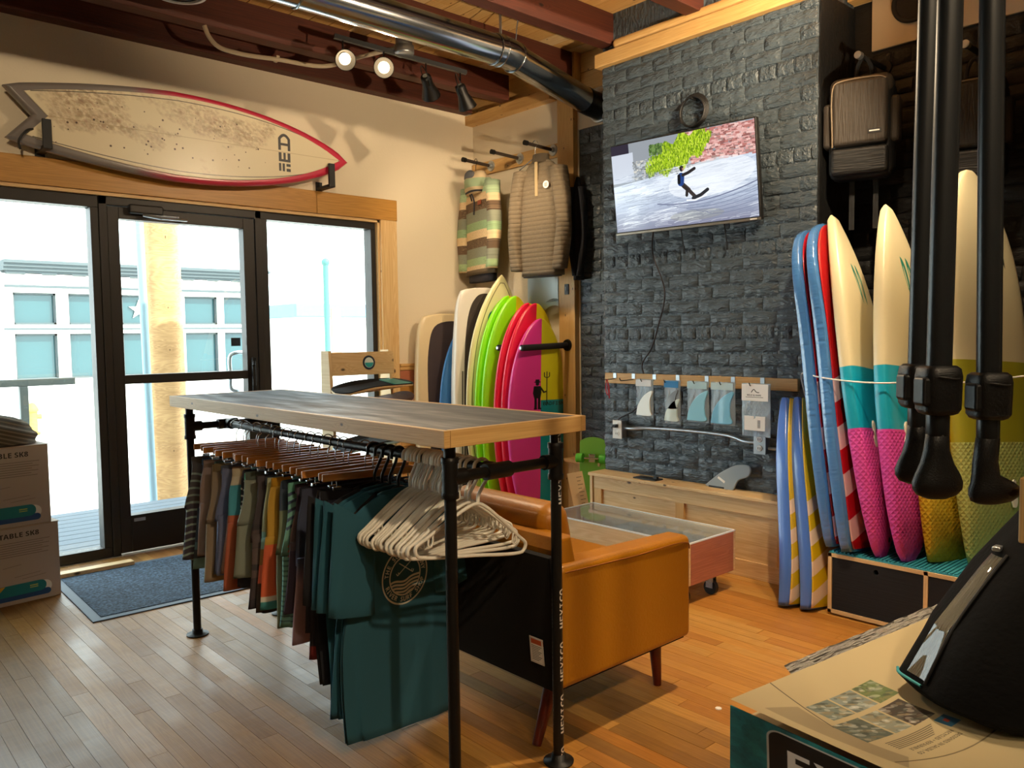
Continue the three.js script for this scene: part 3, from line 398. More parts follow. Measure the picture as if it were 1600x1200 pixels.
{ // ---- boards on the cubby, right ----
  const RB_ = 'boards standing on the black and pale cubby', nA = [0.06, 0.0, 1];
  const rope = dataTex(128, 128, (u, v) => { const a = Math.abs(((u * 4 + v * 4) % 1) - 0.5), b = Math.abs(((u * 4 - v * 4 + 8) % 1) - 0.5); return [0.5 + Math.min(a, b)]; }, [0.11, 0.11], false);
  const blob = (c, x, y, s) => { c.fillStyle = '#efe3c9'; c.beginPath(); c.ellipse(x, y - 20 * s, 8 * s, 20 * s, 0, 0, 7); c.ellipse(x, y + 22 * s, 10 * s, 16 * s, 0, 0, 7); c.fill(); c.fillRect(x - 4 * s, y - 20 * s, 8 * s, 40 * s); };
  const mark = (c, x, y, col) => { c.fillStyle = col; for (const [s, k] of [[-1, 0], [1, 0]]) { c.save(); c.translate(x + s * 12, y); c.rotate(-0.12); c.beginPath(); c.moveTo(-10, -58); c.quadraticCurveTo(14, -46, 4, 66); c.quadraticCurveTo(-12, 10, -10, -58); c.fill(); c.fillStyle = '#ddd2ac'; c.beginPath(); c.ellipse(-3, 2, 2.6, 34, -0.06, 0, 7); c.fill(); c.fillStyle = col; c.restore(); void k; } };
  const tri = (a, b, low, w) => print((c, W_, h, R) => { R(0, 0, 1, 1, '#ddd2ac'); R(0, 0, 1, 0.52, a); R(0, 0, 1, 0.52 - w, low); mark(c, 0.55 * W_, 0.22 * h, b); for (const [x, y] of [[0.3, 0.73], [0.62, 0.8], [0.45, 0.9]]) blob(c, x * W_, y * h, 0.9); });
  const pad = (geo) => geo;
  const tp = gloss(tri('#0fa3c4', '#15806f', '#d948a8', 0.17), 0.4, { bumpMap: rope, bumpScale: 0.0 });
  const foot = (L, W, Th, f, col, top) => { // textured lower deck wrap
    const g = boardGeo(L, W + 0.006, Th + 0.006, f, { p: 0.5, rocker: -0.06 }), p = g.attributes.position, keep = [], idx = g.index.array; for (let i = 0; i < idx.length; i += 3) if ([0, 1, 2].every((k) => p.getY(idx[i + k]) < top * L)) keep.push(idx[i], idx[i + 1], idx[i + 2]); g.setIndex(keep); patchUV(g, (x, y, z) => [x + z, y]); return [g, std(col, 0.7, { bumpMap: rope, bumpScale: 0.005 })]; };
  function soft(label, tail, nose, W, Th, f, mat, col, top, spots, face = nA) {
    const t = thing('soft_board', label, 'surfboard', [0, 0, 0], 0, RB_), L = V(...nose).distanceTo(V(...tail));
    part(t, 'board', boardGeo(L, W, Th, f, { p: 0.5, rocker: -0.06 }), mat);
    const [g, m] = foot(L, W, Th, f, col, top); part(t, 'textured_grip', pad(g), m);
    for (const [x, y] of spots) part(t, 'fin_plug', patchUV(mv(extr(smoothShape([[-0.008, 0], [-0.018, 0.03], [-0.008, 0.06], [-0.012, 0.1], [0, 0.115], [0.012, 0.1], [0.008, 0.06], [0.018, 0.03], [0.008, 0]]), 0.004, 0.002), x, y * L, Th / 2 - 0.002), (a, b) => [a, b]), M.cream);
    return aim(t, tail, nose, face);
  }
  soft('cream surfboard with teal band and pink grip, nearest to the blue wrapped boards', [3.6, 0.302, -1.5], [3.79, 1.88, -1.81], 0.46, 0.085, outl.long, tp, '#d948a8', 0.36, [[-0.09, 0.3], [0.02, 0.16], [0.12, 0.2]]);
  soft('cream surfboard with teal band and pink grip, half behind the black paddles', [3.6, 0.302, -1.385], [3.82, 1.9, -1.57], 0.46, 0.085, outl.long, tp, '#cf40a0', 0.35, [[-0.1, 0.3], [0.06, 0.15]], [-0.12, 0, 1]);
  const yel = gloss(tri('#f0b90a', '#7d6a2a', '#d7b01c', 0.22), 0.4);
  soft('cream surfboard with yellow lower half, second from the right in the rack', [3.72, 0.302, -1.27], [3.86, 1.82, -1.35], 0.46, 0.085, outl.river, yel, '#cdae22', 0.34, [[-0.05, 0.3], [0.08, 0.16]], [-0.3, 0, 1]);
  soft('tall cream surfboard with olive green lower half, rightmost in the rack', [3.8, 0.302, -1.13], [3.96, 2.03, -1.28], 0.5, 0.085, outl.river, gloss(print((c, w, h, R) => { R(0, 0, 1, 1, '#ddd2ac'); R(0, 0, 1, 0.5, '#a9a52a'); R(0, 0, 1, 0.3, '#a8ad55'); mark(c, 0.62 * w, 0.2 * h, '#2b2f24'); c.fillStyle = '#5e5c20'; c.fillRect(0.6 * w, 0.6 * h, 18, 16); }), 0.4), '#a9b163', 0.3, [[-0.08, 0.27], [0.08, 0.14]], [-0.3, 0, 1]);
  // blue wrapped boards with red and white stripes
  const wrap = (a, b, rail, p0) => print((c, w, h, R) => { R(0, 0, 1, 1, a); for (let k = 0; k < 10; k++) if (k % 2 === 0) { c.fillStyle = b; c.beginPath(); const y = h * (0.45 + k * 0.07); c.moveTo(0, y + 60); c.lineTo(w, y - 60); c.lineTo(w, y + 10); c.lineTo(0, y + 130); c.fill(); } R(0, 0, p0, 1, rail); R(1 - p0, 0, 1, 1, rail); });
  const redW = new THREE.MeshPhysicalMaterial({ map: wrap('#b3121c', '#d8b3b8', '#b3121c', 0.0), roughness: 0.25, clearcoat: 1, clearcoatRoughness: 0.08 });
  const film = phys('#4b82c2', 0.16, { clearcoat: 1, clearcoatRoughness: 0.05, bumpMap: fineNoise, bumpScale: 0.003 });
  function wrapped(label, tail, nose, W, Th, f, deck, railM, finned, face = [-0.02, 0, 1]) {
    const t = thing('wrapped_board', label, 'surfboard', [0, 0, 0], 0, RB_), L = V(...nose).distanceTo(V(...tail));
    part(t, 'rail', boardGeo(L, W, Th, f, { p: 0.38, rocker: -0.05, thin: 0.75, m: 32 }), railM);
    part(t, 'deck', mv(boardGeo(L * 0.985, W * 0.93, 0.014, f, { p: 0.5, rocker: -0.05, thin: 1 }), 0, L * 0.008, Th / 2 - 0.004), deck);
    if (finned) part(t, 'fin', mv(extr(smoothShape([[0, 0.06], [0, 0.2], [0.05, 0.12], [0.075, 0.04]]), 0.008, 0.002), 0, 0, Th / 2, 0, -Math.PI / 2, 0), M.black);
    return aim(t, tail, nose, face);
  }
  wrapped('blue film wrapped red striped board nearest to the brick wall', [3.69, 0.302, -1.715], [3.84, 1.82, -1.955], 0.5, 0.075, outl.blunt, redW, film, true);
  wrapped('blue film wrapped red striped board beside the first cream surfboard', [3.64, 0.302, -1.615], [3.83, 1.84, -1.875], 0.5, 0.075, outl.blunt, redW, film, true);
  const yelW = new THREE.MeshPhysicalMaterial({ map: wrap('#d8b514', '#e6cdb4', '#d8b514', 0.0), roughness: 0.3, clearcoat: 0.8 }), blueW = phys('#4a77cf', 0.3, { clearcoat: 0.8, clearcoatRoughness: 0.15 });
  wrapped('upright blue edged board with yellow stripes, on the floor against the bench', [3.57, 0.0, -1.885], [3.72, 0.985, -2.02], 0.27, 0.08, outl.slab, yelW, blueW, false, [-0.1, 0, 1]).userData.group = 'blue boards on the floor';
  wrapped('tilted blue edged board with yellow stripes, on the floor against the cubby', [3.6, 0.0, -1.79], [3.74, 0.99, -1.965], 0.27, 0.08, outl.slab, yelW, blueW, false, [-0.1, 0, 1]).userData.group = 'blue boards on the floor';
  // cord that keeps them from falling
  mono('retaining_cord', tube([[3.88, 0.98, -2.045], [3.78, 1.06, -2.01], [3.62, 1.11, -1.92], [3.5, 1.1, -1.78], [3.46, 1.09, -1.65], [3.45, 1.085, -1.48], [3.53, 1.09, -1.35], [3.6, 1.09, -1.2], [3.68, 1.12, -1.0], [4.2, 1.2, -0.75]], 0.0035, 90, 6), M.white, 'thin white cord strung around the boards on the cubby', 'cord');
  // cubby
  const cb = thing('cubby', 'low plywood cubby with black drawer fronts and a teal top under the boards', 'cabinet', [3.525, 0, -1.74]);
  const W = 1.35, D = 0.7, H = 0.29, t = 0.018;
  part(cb, 'carcass', [bb(0, 0.01, 0, D, 0.028, W, 0.001, 'z'), bb(0, H - t, 0, D, H, W, 0.001, 'z'), bb(0, 0.01, 0, D, H, t, 0.001, 'y'), bb(0, 0.01, W - t, D, H, W, 0.001, 'y'), bb(0, 0.01, 0.42, D, H, 0.42 + t, 0.001, 'y'), bb(0, 0.01, 0.86, D, H, 0.86 + t, 0.001, 'y'), bb(D - 0.01, 0.01, 0, D, H, W)], M.ply);
  const blackPly = phys('#1c1e22', 0.6, { specularIntensity: 0.5, bumpMap: grainBump, bumpScale: 0.0008 });
  for (const [a, b] of [[0.021, 0.417], [0.441, 0.857], [0.881, W - 0.021]]) { const s = shapeOf([[a, 0.031], [b, 0.031], [b, H - 0.021], [a, H - 0.021]]), hole = new THREE.Path(); hole.absarc((a + b) / 2, H - 0.05, 0.0125, 0, 6.2832, true); s.holes.push(hole); const g = mv(extr(s, 0.014, 0.001), 0.018, 0, 0, 0, -Math.PI / 2, 0); part(cb, 'drawer_front', g, blackPly); }
  const mat = mono('ribbed_mat', (() => { const l = [bb(0, 0, 0, D - 0.02, 0.006, W)]; for (let z = 0.01; z < W; z += 0.018) l.push(bb(0.005, 0.006, z, D - 0.03, 0.011, z + 0.009)); return l; })(), std('#2e8a9a', 0.6), 'ribbed teal rubber mat lying on top of the cubby', 'mat', [3.53, H, -1.735]); void mat;
}
// ---------- ceiling services ----------
{
  const duct = thing('air_duct', 'shiny round metal duct running under the ceiling and down into the wall', 'duct', [0, 0, 0]), dm = std('#aab0b6', 0.17, { metalness: 1, bumpMap: dataTex(128, 128, (u, v) => [fbm(u, v, 3, 3, 2, 17)], [0.6, 0.6], false), bumpScale: 0.002 });
  const r = 0.085, e = [3.25, 2.975, -3.6], s = [4.1, 2.9, -3.77], fwd = V(s[0] - e[0], s[1] - e[1], s[2] - e[2]).normalize();
  const gores = (c, d0, d1, len, n) => { const A = []; for (let i = 0; i <= n; i++) { const k = i / n - 0.5, d = d0.clone().lerp(d1, i / n).normalize(); A.push([c[0] + d.x * k * len, c[1] + d.y * k * len, c[2] + d.z * k * len]); } return A; };
  const X = V(1, 0, 0);
  part(duct, 'straight_run', rod([-2.9, 2.975, -3.6], [e[0] - 0.06, 2.975, -3.6], r, r, 40), dm);
  part(duct, 'straight_run', rod([e[0] + 0.06, e[1] - 0.01, e[2] - 0.012], s, r * 0.99, r * 0.99, 40), dm);
  part(duct, 'elbow', tube(gores(e, X, fwd, 0.18, 4), r * 1.035, 12, 40), dm);
  part(duct, 'elbow', tube([s, [4.17, 2.89, -3.775], [WX + 0.05, 2.88, -3.775]], r * 1.03, 12, 40), std('#3c3f42', 0.35, { metalness: 0.9 }), 'dark end elbow');
  for (const x of [e[0] - 0.1, e[0] - 0.055, 1.9, 0.4]) part(duct, 'seam_ring', mv(new THREE.TorusGeometry(r + 0.003, 0.005, 8, 40), x, 2.975, -3.6, 0, Math.PI / 2, 0), dm);
  for (const [x, y, z] of [[e[0] + 0.065, e[1] - 0.008, e[2] - 0.012]]) { const q = part(duct, 'seam_ring', new THREE.TorusGeometry(r + 0.003, 0.005, 8, 40), dm); q.position.set(x, y, z); q.quaternion.setFromUnitVectors(V(0, 0, 1), fwd); }
  part(duct, 'collar', mv(new THREE.TorusGeometry(r + 0.008, 0.012, 8, 40), WX - 0.016, 2.88, -3.775, 0, Math.PI / 2, 0), M.galv);
  part(duct, 'hanger_strap', [bb(3.2, 3.05, -3.61, 3.203, CEIL, -3.59)], M.galv); part(duct, 'hanger_wire', tube([[3.32, 3.04, -3.6], [3.27, 3.15, -3.52], [3.26, CEIL, -3.4]], 0.004, 24, 6), M.steel);
  mono('vent_collar', [mv(new THREE.TorusGeometry(0.095, 0.012, 10, 40), 0, 0, 0, 0, Math.PI / 2, 0), rod([0.002, 0, 0], [0.016, 0, 0], 0.09, 0.09, 32)], std('#1b1815', 0.8), 'dark round duct opening in the pale board above the backpack', 'vent', [WX - 0.022, 2.95, -1.69]);
  mono('ceiling_conduit', [tube([[1.86, 3.09, -4.62], [1.88, 3.04, -4.62], [1.93, 2.99, -4.615], [2.05, 2.975, -4.61], [2.3, 2.99, -4.6], [2.6, 3.01, -4.58], [2.72, 3.04, -4.4], [2.82, 3.045, -4.1]], 0.013, 70, 10), bb(2.28, 2.98, -4.635, 2.3, 3.01, -4.59)], M.beige, 'pale bent conduit running along the dark beam to the lamp track', 'conduit');
  mono('ceiling_conduit', rod([2.884, 3.2, -3.58], [2.9, 3.2, -2.9], 0.012), M.steel, 'bright straight conduit rising above the round duct', 'conduit');
  const sp = thing('ceiling_fixture', 'round white ceiling fixture at the top edge above the surfboard on the wall', 'fixture', [1.62, 3.115, -4.35]);
  part(sp, 'housing', lathe([[0, 0.1], [0.13, 0.1], [0.15, 0.06], [0.15, 0.02], [0.14, 0], [0.125, 0]], 0, 0, 0, 36), M.white); for (let k = 0; k < 3; k++) part(sp, 'grille_ring', mv(new THREE.TorusGeometry(0.03 + k * 0.035, 0.005, 6, 30), 0, 0.003, 0, Math.PI / 2, 0, 0), M.black); part(sp, 'stem', rod([0, 0.1, 0], [0, CEIL - 3.115, 0], 0.02), M.white);
}
// ---------- surfboard on the window wall ----------
{
  const b = thing('fish_surfboard', 'worn cream fish surfboard with red and grey rails mounted above the door', 'surfboard', [0.965, 2.545, WZ + 0.13], 0), L = 2.02, N = 40;
  const hw = (t) => 0.245 * Math.min(1, 0.52 + 0.5 * Math.sin(Math.PI * Math.min(0.5, t * 0.95)) ** 0.9) * (t > 0.45 ? Math.max(0, 1 - ((t - 0.45) / 0.55) ** 2.1) ** 0.8 : 1);
  const edge = (k) => { const P = []; for (let i = 0; i <= N; i++) { const t = i / N; P.push([t * L * k + L * (1 - k) * 0.5, hw(t) * k]); } return P; };
  const full = edge(1), sh = shapeOf([[0.13, 0], ...full, ...full.slice(0, -1).reverse().map(([x, y]) => [x, -y])]);
  const rail = canvasTex(512, 64, (c) => { const g = c.createLinearGradient(0, 0, 512, 0); g.addColorStop(0, '#77706c'); g.addColorStop(0.3, '#77706c'); g.addColorStop(0.44, '#b8243f'); g.addColorStop(1, '#c02645'); c.fillStyle = g; c.fillRect(0, 0, 512, 64); });
  part(b, 'rail', patchUV(mv(extr(sh, 0.02, 0.024, 6), 0, 0, -0.024), (x, y) => [x / L, y + 0.5]), gloss(rail));
  const deck = canvasTex(1024, 256, (c, w, h) => { c.fillStyle = '#dccfae'; c.fillRect(0, 0, w, h); for (let i = 0; i < 5200; i++) { const x = 60 + rnd() * 700, y = 128 + (rnd() + rnd() + rnd() - 1.5) * 130, d = fbm(x / 1024, y / 256, 6, 4, 3, 21); if (d < 0.5) continue; c.fillStyle = `rgba(${120 + rnd() * 30},${96 + rnd() * 20},${70 + rnd() * 15},${0.05 + 0.22 * (d - 0.5) * 2})`; c.beginPath(); c.ellipse(x, y, 2 + rnd() * 9, 1.5 + rnd() * 4, rnd(), 0, 7); c.fill(); }
    for (let i = 0; i < 60; i++) { c.fillStyle = '#4a3626'; c.beginPath(); c.arc(60 + rnd() * 680, 60 + rnd() * 140, 1 + rnd() * 2, 0, 7); c.fill(); }
    c.strokeStyle = '#3a332c'; c.lineWidth = 2; c.beginPath(); for (const s of [1, -1]) for (let i = 0; i <= 60; i++) { const t = s > 0 ? i / 60 : 1 - i / 60; c.lineTo((0.045 + t * 0.93) * w, (0.5 - s * hw(0.03 + t * 0.94) * 0.86 / 0.5) * h); } c.stroke(); c.lineWidth = 1; c.strokeStyle = '#a08a62'; c.beginPath(); c.moveTo(80, 128); c.lineTo(1000, 128); c.stroke();
    c.save(); c.translate(792, 128); c.fillStyle = c.strokeStyle = '#2b2a2c'; c.lineWidth = 9; c.beginPath(); c.moveTo(-17, -6); c.lineTo(-17, -44); c.quadraticCurveTo(0, -70, 17, -44); c.lineTo(17, -6); c.stroke(); c.fillRect(-21, -30, 42, 8); c.fillRect(-21, 2, 10, 28); c.fillRect(-4, 2, 8, 28); c.fillRect(11, 2, 10, 28); c.fillRect(-21, 24, 42, 8); c.fillRect(-21, 38, 8, 26); c.fillRect(-8, 38, 8, 26); c.fillRect(6, 38, 15, 9); c.fillRect(6, 54, 15, 10); c.restore(); });
  const inner = full.map(([x, y]) => [x * 0.945 + 0.065, Math.max(0, y - 0.013)]), di = shapeOf([[0.175, 0], ...inner, ...inner.slice(0, -1).reverse().map(([x, y]) => [x, -y])]);
  part(b, 'deck', patchUV(mv(extr(di, 0.006, 0.004, 3), 0, 0, 0.018), (x, y) => [x / L, y / 0.5 + 0.5]), gloss(deck, 0.4));
  part(b, 'leash_loop', tube([[0.1, -0.08, 0.02], [0.06, -0.1, 0.05], [0.02, -0.16, 0.05], [0.03, -0.2, 0.03]], 0.006, 24, 6), M.black);
  b.rotation.z = -0.0; b.rotation.x = 0.0;
  for (const [x, y, l] of [[1.12, 2.37, 'black wall bracket under the tail of the fish surfboard'], [2.86, 2.36, 'black wall bracket under the nose of the fish surfboard']]) { const k = thing('wall_bracket', l, 'bracket', [x, y, WZ]); part(k, 'arm', rbox(0.045, 0.02, 0.19, 0, 0, 0.095, 0.003), M.black); part(k, 'lip', rbox(0.045, 0.16, 0.02, 0, 0.07, 0.185, 0.003), M.black); part(k, 'back_plate', rbox(0.05, 0.1, 0.008, 0, 0.0, 0.004, 0.002), M.black); }
}
// ---------- television, cables, hooks on the brick ----------
{
  const tv = thing('television', 'flat television showing a river surfer, tilted on the black brick wall', 'television', [3.76, 2.16, -2.73]);
  tv.rotation.set(0, -Math.PI / 2 + 0.09, 0); tv.rotateX(0.13);
  const W = 0.92, H = 0.525;
  part(tv, 'bezel', [rbox(W, H, 0.035, 0, 0, -0.02, 0.006)], M.black); part(tv, 'bottom_strip', rbox(W, 0.014, 0.006, 0, -H / 2 + 0.006, 0.0, 0.002), std('#8c8378', 0.3, { metalness: 0.6 }));
  part(tv, 'badge', rbox(0.04, 0.008, 0.003, W / 2 - 0.04, -H / 2 + 0.007, 0.004, 0.001), M.white);
  const pic = canvasTex(1024, 576, (c, w, h) => {
    const g = c.createLinearGradient(0, 200, 0, h); g.addColorStop(0, '#c9d3e2'); g.addColorStop(0.35, '#d6dfea'); g.addColorStop(0.6, '#b4bfd2'); g.addColorStop(1, '#7d7f95'); c.fillStyle = g; c.fillRect(0, 0, w, h);
    c.fillStyle = '#8f959c'; c.beginPath(); c.moveTo(0, 0); c.lineTo(w, 0); c.lineTo(w, 190); c.lineTo(600, 215); c.lineTo(0, 270); c.fill(); c.fillStyle = '#c3cad6'; c.fillRect(0, 60, 170, 190); c.fillStyle = '#2a2636'; c.fillRect(0, 0, 140, 62);
    for (let i = 0; i < 900; i++) { const x = 560 + rnd() * 464, y = rnd() * 190, s = 60; void s; c.fillStyle = pick(['#c98f8a', '#d9a6a0', '#b4736c', '#e3bcb4', '#8f5c58', '#a2847e']); c.fillRect(x, y, 16 + rnd() * 26, 7 + rnd() * 8); }
    for (let i = 0; i < 500; i++) { c.fillStyle = pick(['#9aa0a4', '#b7bcc0', '#777b7c', '#c9c6bd']); c.fillRect(150 + rnd() * 430, 120 + rnd() * 120, 8 + rnd() * 16, 5 + rnd() * 8); }
    for (let i = 0; i < 5200; i++) { const a = rnd() * 6.28, q = Math.sqrt(rnd()), x = 500 + Math.cos(a) * 215 * q + 70 * (rnd() - 0.5), y = 112 + Math.sin(a) * (90 + 26 * Math.sin(x * 0.05)) * q - (x - 490) * 0.3; c.fillStyle = pick(['#93b518', '#a9c92a', '#6f8f14', '#c2d743', '#58781a']); c.fillRect(x, y, 3 + rnd() * 4, 8 + rnd() * 14); }
    for (let i = 0; i < 160; i++) { c.fillStyle = pick(['#3f5a2c', '#587038', '#6c8a4a']); c.beginPath(); c.arc(300 + rnd() * 90, 40 + rnd() * 60, 8, 0, 7); c.fill(); }
    for (let i = 0; i < 900; i++) { const x = rnd() * w, y = 205 + rnd() * 370, k = fbm(x / w, y / h, 5, 9, 3, 8); c.strokeStyle = k > 0.52 ? `rgba(244,248,252,${0.35})` : `rgba(120,132,158,0.25)`; c.lineWidth = 1 + rnd() * 5; c.beginPath(); c.moveTo(x, y); c.quadraticCurveTo(x + 40, y + (y > 400 ? -6 : 8) - 12 * rnd(), x + 60 + rnd() * 70, y - 16 * rnd()); c.stroke(); }
    c.fillStyle = 'rgba(236,240,244,0.55)'; c.beginPath(); c.ellipse(720, 300, 300, 110, -0.12, 0, 7); c.fill(); c.fillStyle = 'rgba(140,142,120,0.3)'; c.beginPath(); c.ellipse(610, 520, 190, 34, 0, 0, 7); c.fill();
    c.strokeStyle = '#6f7690'; c.lineWidth = 7; for (let k = 0; k < 6; k++) { c.beginPath(); c.moveTo(330 + k * 70, 420 + k * 18); c.quadraticCurveTo(640 + k * 20, 480 + k * 14, 1024, 360 + k * 28); c.stroke(); c.lineWidth = 3; }
    c.lineCap = 'round'; c.save(); c.translate(20, 10); c.scale(0.98, 0.98); const L = (col, lw, ...p) => { c.strokeStyle = col; c.lineWidth = lw; c.beginPath(); c.moveTo(p[0], p[1]); for (let i = 2; i < p.length; i += 2) c.lineTo(p[i], p[i + 1]); c.stroke(); };
    L('#3a3230', 30, 508, 310, 540, 340, 556, 356); L('#3a3230', 24, 556, 356, 596, 400); L('#2c2625', 20, 520, 330, 545, 352, 540, 388); L('#23417f', 46, 508, 262, 503, 302); L('#15161d', 22, 492, 258, 490, 300); L('#2a2527', 20, 520, 256, 560, 246, 606, 226); c.fillStyle = '#2a2226'; c.beginPath(); c.ellipse(514, 214, 15, 19, 0, 0, 7); c.fill(); c.fillStyle = '#b0846c'; c.fillRect(518, 210, 11, 18); L('#2b2c30', 22, 585, 412, 640, 398, 690, 370); L('#f4f7fa', 9, 540, 420, 600, 426, 680, 404); c.restore();
  });
  part(tv, 'screen', (() => { const g = new THREE.PlaneGeometry(W - 0.016, H - 0.026); return mv(g, 0, 0.005, 0.0); })(), new THREE.MeshPhysicalMaterial({ color: '#050505', roughness: 0.12, emissiveMap: pic, emissive: new THREE.Color().setRGB(1, 1, 1), emissiveIntensity: 1.2 })).position.z = 0.002;
  const glowL = new THREE.RectAreaLight(new THREE.Color().setRGB(0.7, 0.78, 0.9), 0.35, W - 0.1, H - 0.1); glowL.position.set(0, 0, 0.02); glowL.rotation.y = Math.PI; tv.add(glowL);
  part(tv, 'wall_mount', [rbox(0.3, 0.2, 0.08, 0, 0, -0.07, 0.01)], M.black);
  for (const [x, l, n] of [[-0.04, 0.13, 1], [0.23, 0.13, 1]]) { const s = part(tv, 'mount_strap', rod([x, -H / 2 + 0.02, -0.03], [x, -H / 2 - l + 0.03, -0.05], 0.0035), M.black); part(s, 'strap_end', rbox(0.014, 0.045, 0.008, x, -H / 2 - l + 0.01, -0.05, 0.003), M.black); void n; }
  mono('power_cable', tube([[3.86, 1.93, -3.0], [3.876, 1.8, -3.02], [3.876, 1.55, -2.93], [3.876, 1.35, -2.98], [3.875, 1.22, -3.03], [3.875, 1.12, -3.1], [3.875, 1.0, -3.07], [3.876, 0.85, -3.15], [3.875, 0.78, -3.28], [3.87, 0.72, -3.34], [3.85, 0.7, -3.3], [3.83, 0.705, -3.27]], 0.0045, 120, 6), std('#241a1c', 0.6), 'thin dark power cable hanging down the brick from the television to the outlet', 'cable');
  mono('cable_coil', [0, 1, 2, 3].map((k) => mv(new THREE.TorusGeometry(0.082 + k * 0.003, 0.006, 8, 40), k * 0.008 - 0.012, 0.003 * k, 0, 0.1 * k, Math.PI / 2, 0)).concat(rod([0.03, 0.07, 0], [-0.03, 0.075, 0], 0.006)), M.black, 'coiled black cable hung on the brick above the television', 'cable', [3.87, 2.555, -2.725]);
  // display rail with hooks and bags
  mono('hook_rail', bb(3.868, 1.0, -3.395, 3.893, 1.065, -2.08, 0.003, 'z'), M.fir, 'narrow wooden rail with hooks on the brick wall below the television', 'rail');
  const HG = 'small hooks on the wooden rail';
  const hook = (z, l) => { const t = thing('display_hook', 'small metal display hook ' + l, 'hook', [3.868, 1.05, z], 0, HG); part(t, 'clip_plate', rbox(0.004, 0.032, 0.026, -0.002, 0.0, 0, 0.001), M.galv); part(t, 'prong', tube([[-0.004, -0.02, 0], [-0.09, -0.022, 0.0], [-0.125, -0.02, 0], [-0.135, -0.006, 0]], 0.0028, 24, 6), M.black); return t; };
  [[-3.31, 'with the red cord, leftmost on the wooden rail'], [-3.16, 'left empty, where the power cable passes the rail'], [-3.0, 'holding the small bag with a grey fin'], [-2.83, 'holding the bag with the blue header'], [-2.63, 'holding the left one of the pale blue fin bags'], [-2.46, 'holding the right one of the pale blue fin bags'], [-2.28, 'holding the large bag at the right end of the rail']].forEach((a) => hook(...a));
  mono('lanyard', [tube([[0, 0, 0], [0.005, -0.05, 0.012], [0, -0.1, 0.006], [0, -0.06, -0.01], [0, 0, -0.004]], 0.003, 40, 6), tube([[0, -0.01, 0.004], [0.01, -0.07, 0.0], [0.006, -0.12, 0.014], [0, -0.05, 0.018], [0, 0, 0.002]], 0.0028, 40, 6)], std('#b3202a', 0.6), 'small bundle of red cord hanging on the first hook', 'cord', [3.79, 1.03, -3.31]);
  const bagM = phys('#dceefa', 0.1, { transmission: 0.62, thickness: 0, clearcoat: 1, bumpMap: dataTex(128, 128, (u, v) => [fbm(u, v, 5, 4, 4, 66)], [0.15, 0.2], false), bumpScale: 0.006 });
  const finP = [[0, 0], [0.012, 0.05], [0.05, 0.1], [0.1, 0.125], [0.085, 0.08], [0.085, 0.03], [0.09, 0]];
  const bag = (label, z, w, h, col, cards, draw, y = 1.03) => { const t = thing('blister_bag', label, 'bag', [3.765, y, z]); // hangs from its hook, faces -x
    const g = new THREE.BoxGeometry(w, h, 0.02, 10, 14, 1), p = g.attributes.position; for (let i = 0; i < p.count; i++) { const u = p.getX(i) / w * 2, v = p.getY(i) / h * 2, s = Math.sign(p.getZ(i)); p.setZ(i, s * (0.001 + 0.014 * Math.max(0, 1 - u ** 4) * Math.max(0, 1 - v ** 4)) + 0.006 * vnoise(u * 4 + 9, v * 4 + 9, 99, 99, 3)); } g.computeVertexNormals(); mv(g, 0, -h / 2 + 0.012, 0);
    part(t, 'plastic_bag', g, bagM);
    part(t, 'header_card', bb(-w / 2 + 0.006, -0.03 + (draw ? -0.05 : 0), 0.015, w / 2 - 0.006, 0.008, 0.019), draw ? new THREE.MeshStandardMaterial({ map: canvasTex(256, 160, draw), roughness: 0.6 }) : std(col, 0.6));
    if (draw) patchUV(t.children[1].geometry, (x, yy) => [x / (w - 0.012) + 0.5, (yy + 0.08) / 0.088]);
    for (const [x, yy, s, c] of cards) { const gg = mv(extr(smoothShape(finP), 0.006, 0.002), 0, 0, 0); gg.scale(s, s, 1); part(t, 'fin', mv(gg, x, yy, 0.013), phys(c, 0.25, { clearcoat: 0.6 })); }
    t.rotation.y = -Math.PI / 2; return t; };
  bag('small clear bag holding a grey fin, leftmost of the bags on the rail', -2.99, 0.125, 0.225, '#e9ecee', [[-0.05, -0.2, 1.15, '#d9dad2']]);
  bag('clear bag with a blue and white header holding small fins, second on the rail', -2.79, 0.11, 0.25, '#2f86c4', [[-0.045, -0.22, 1.0, '#c9d3c6'], [-0.04, -0.15, 0.85, '#6d7378']]);
  bag('clear bag with pale blue fins, left one of the two wide middle bags', -2.615, 0.14, 0.23, '#b8dbe4', [[-0.062, -0.205, 1.3, '#8fd3ea']]);
  bag('clear bag with pale blue fins, right one of the two wide middle bags', -2.455, 0.15, 0.235, '#c3dfe6', [[-0.065, -0.21, 1.35, '#7cc4e6']]);
  const lb = bag('large clear bag with a white printed header card, rightmost on the rail', -2.255, 0.165, 0.28, '#f0f0ee', [], (c, w, h) => { c.fillStyle = '#f1f1ee'; c.fillRect(0, 0, w, h); c.strokeStyle = '#15181a'; c.lineWidth = 7; c.beginPath(); c.moveTo(95, 80); c.quadraticCurveTo(118, 35, 130, 58); c.quadraticCurveTo(142, 82, 172, 78); c.stroke(); c.fillStyle = '#15181a'; c.font = 'bold 22px sans-serif'; c.fillText('WILD & HARE', 52, 112); c.fillRect(40, 122, 170, 4); });
  part(lb, 'inner_label', bb(-0.06, -0.235, 0.016, 0.06, -0.16, 0.019), M.white); part(lb, 'barcode', [0, 1, 2, 3, 4, 5, 6].map((k) => bb(0.018, -0.22 + k * 0.006, 0.0191, 0.034, -0.217 + k * 0.006, 0.0196)), M.black);
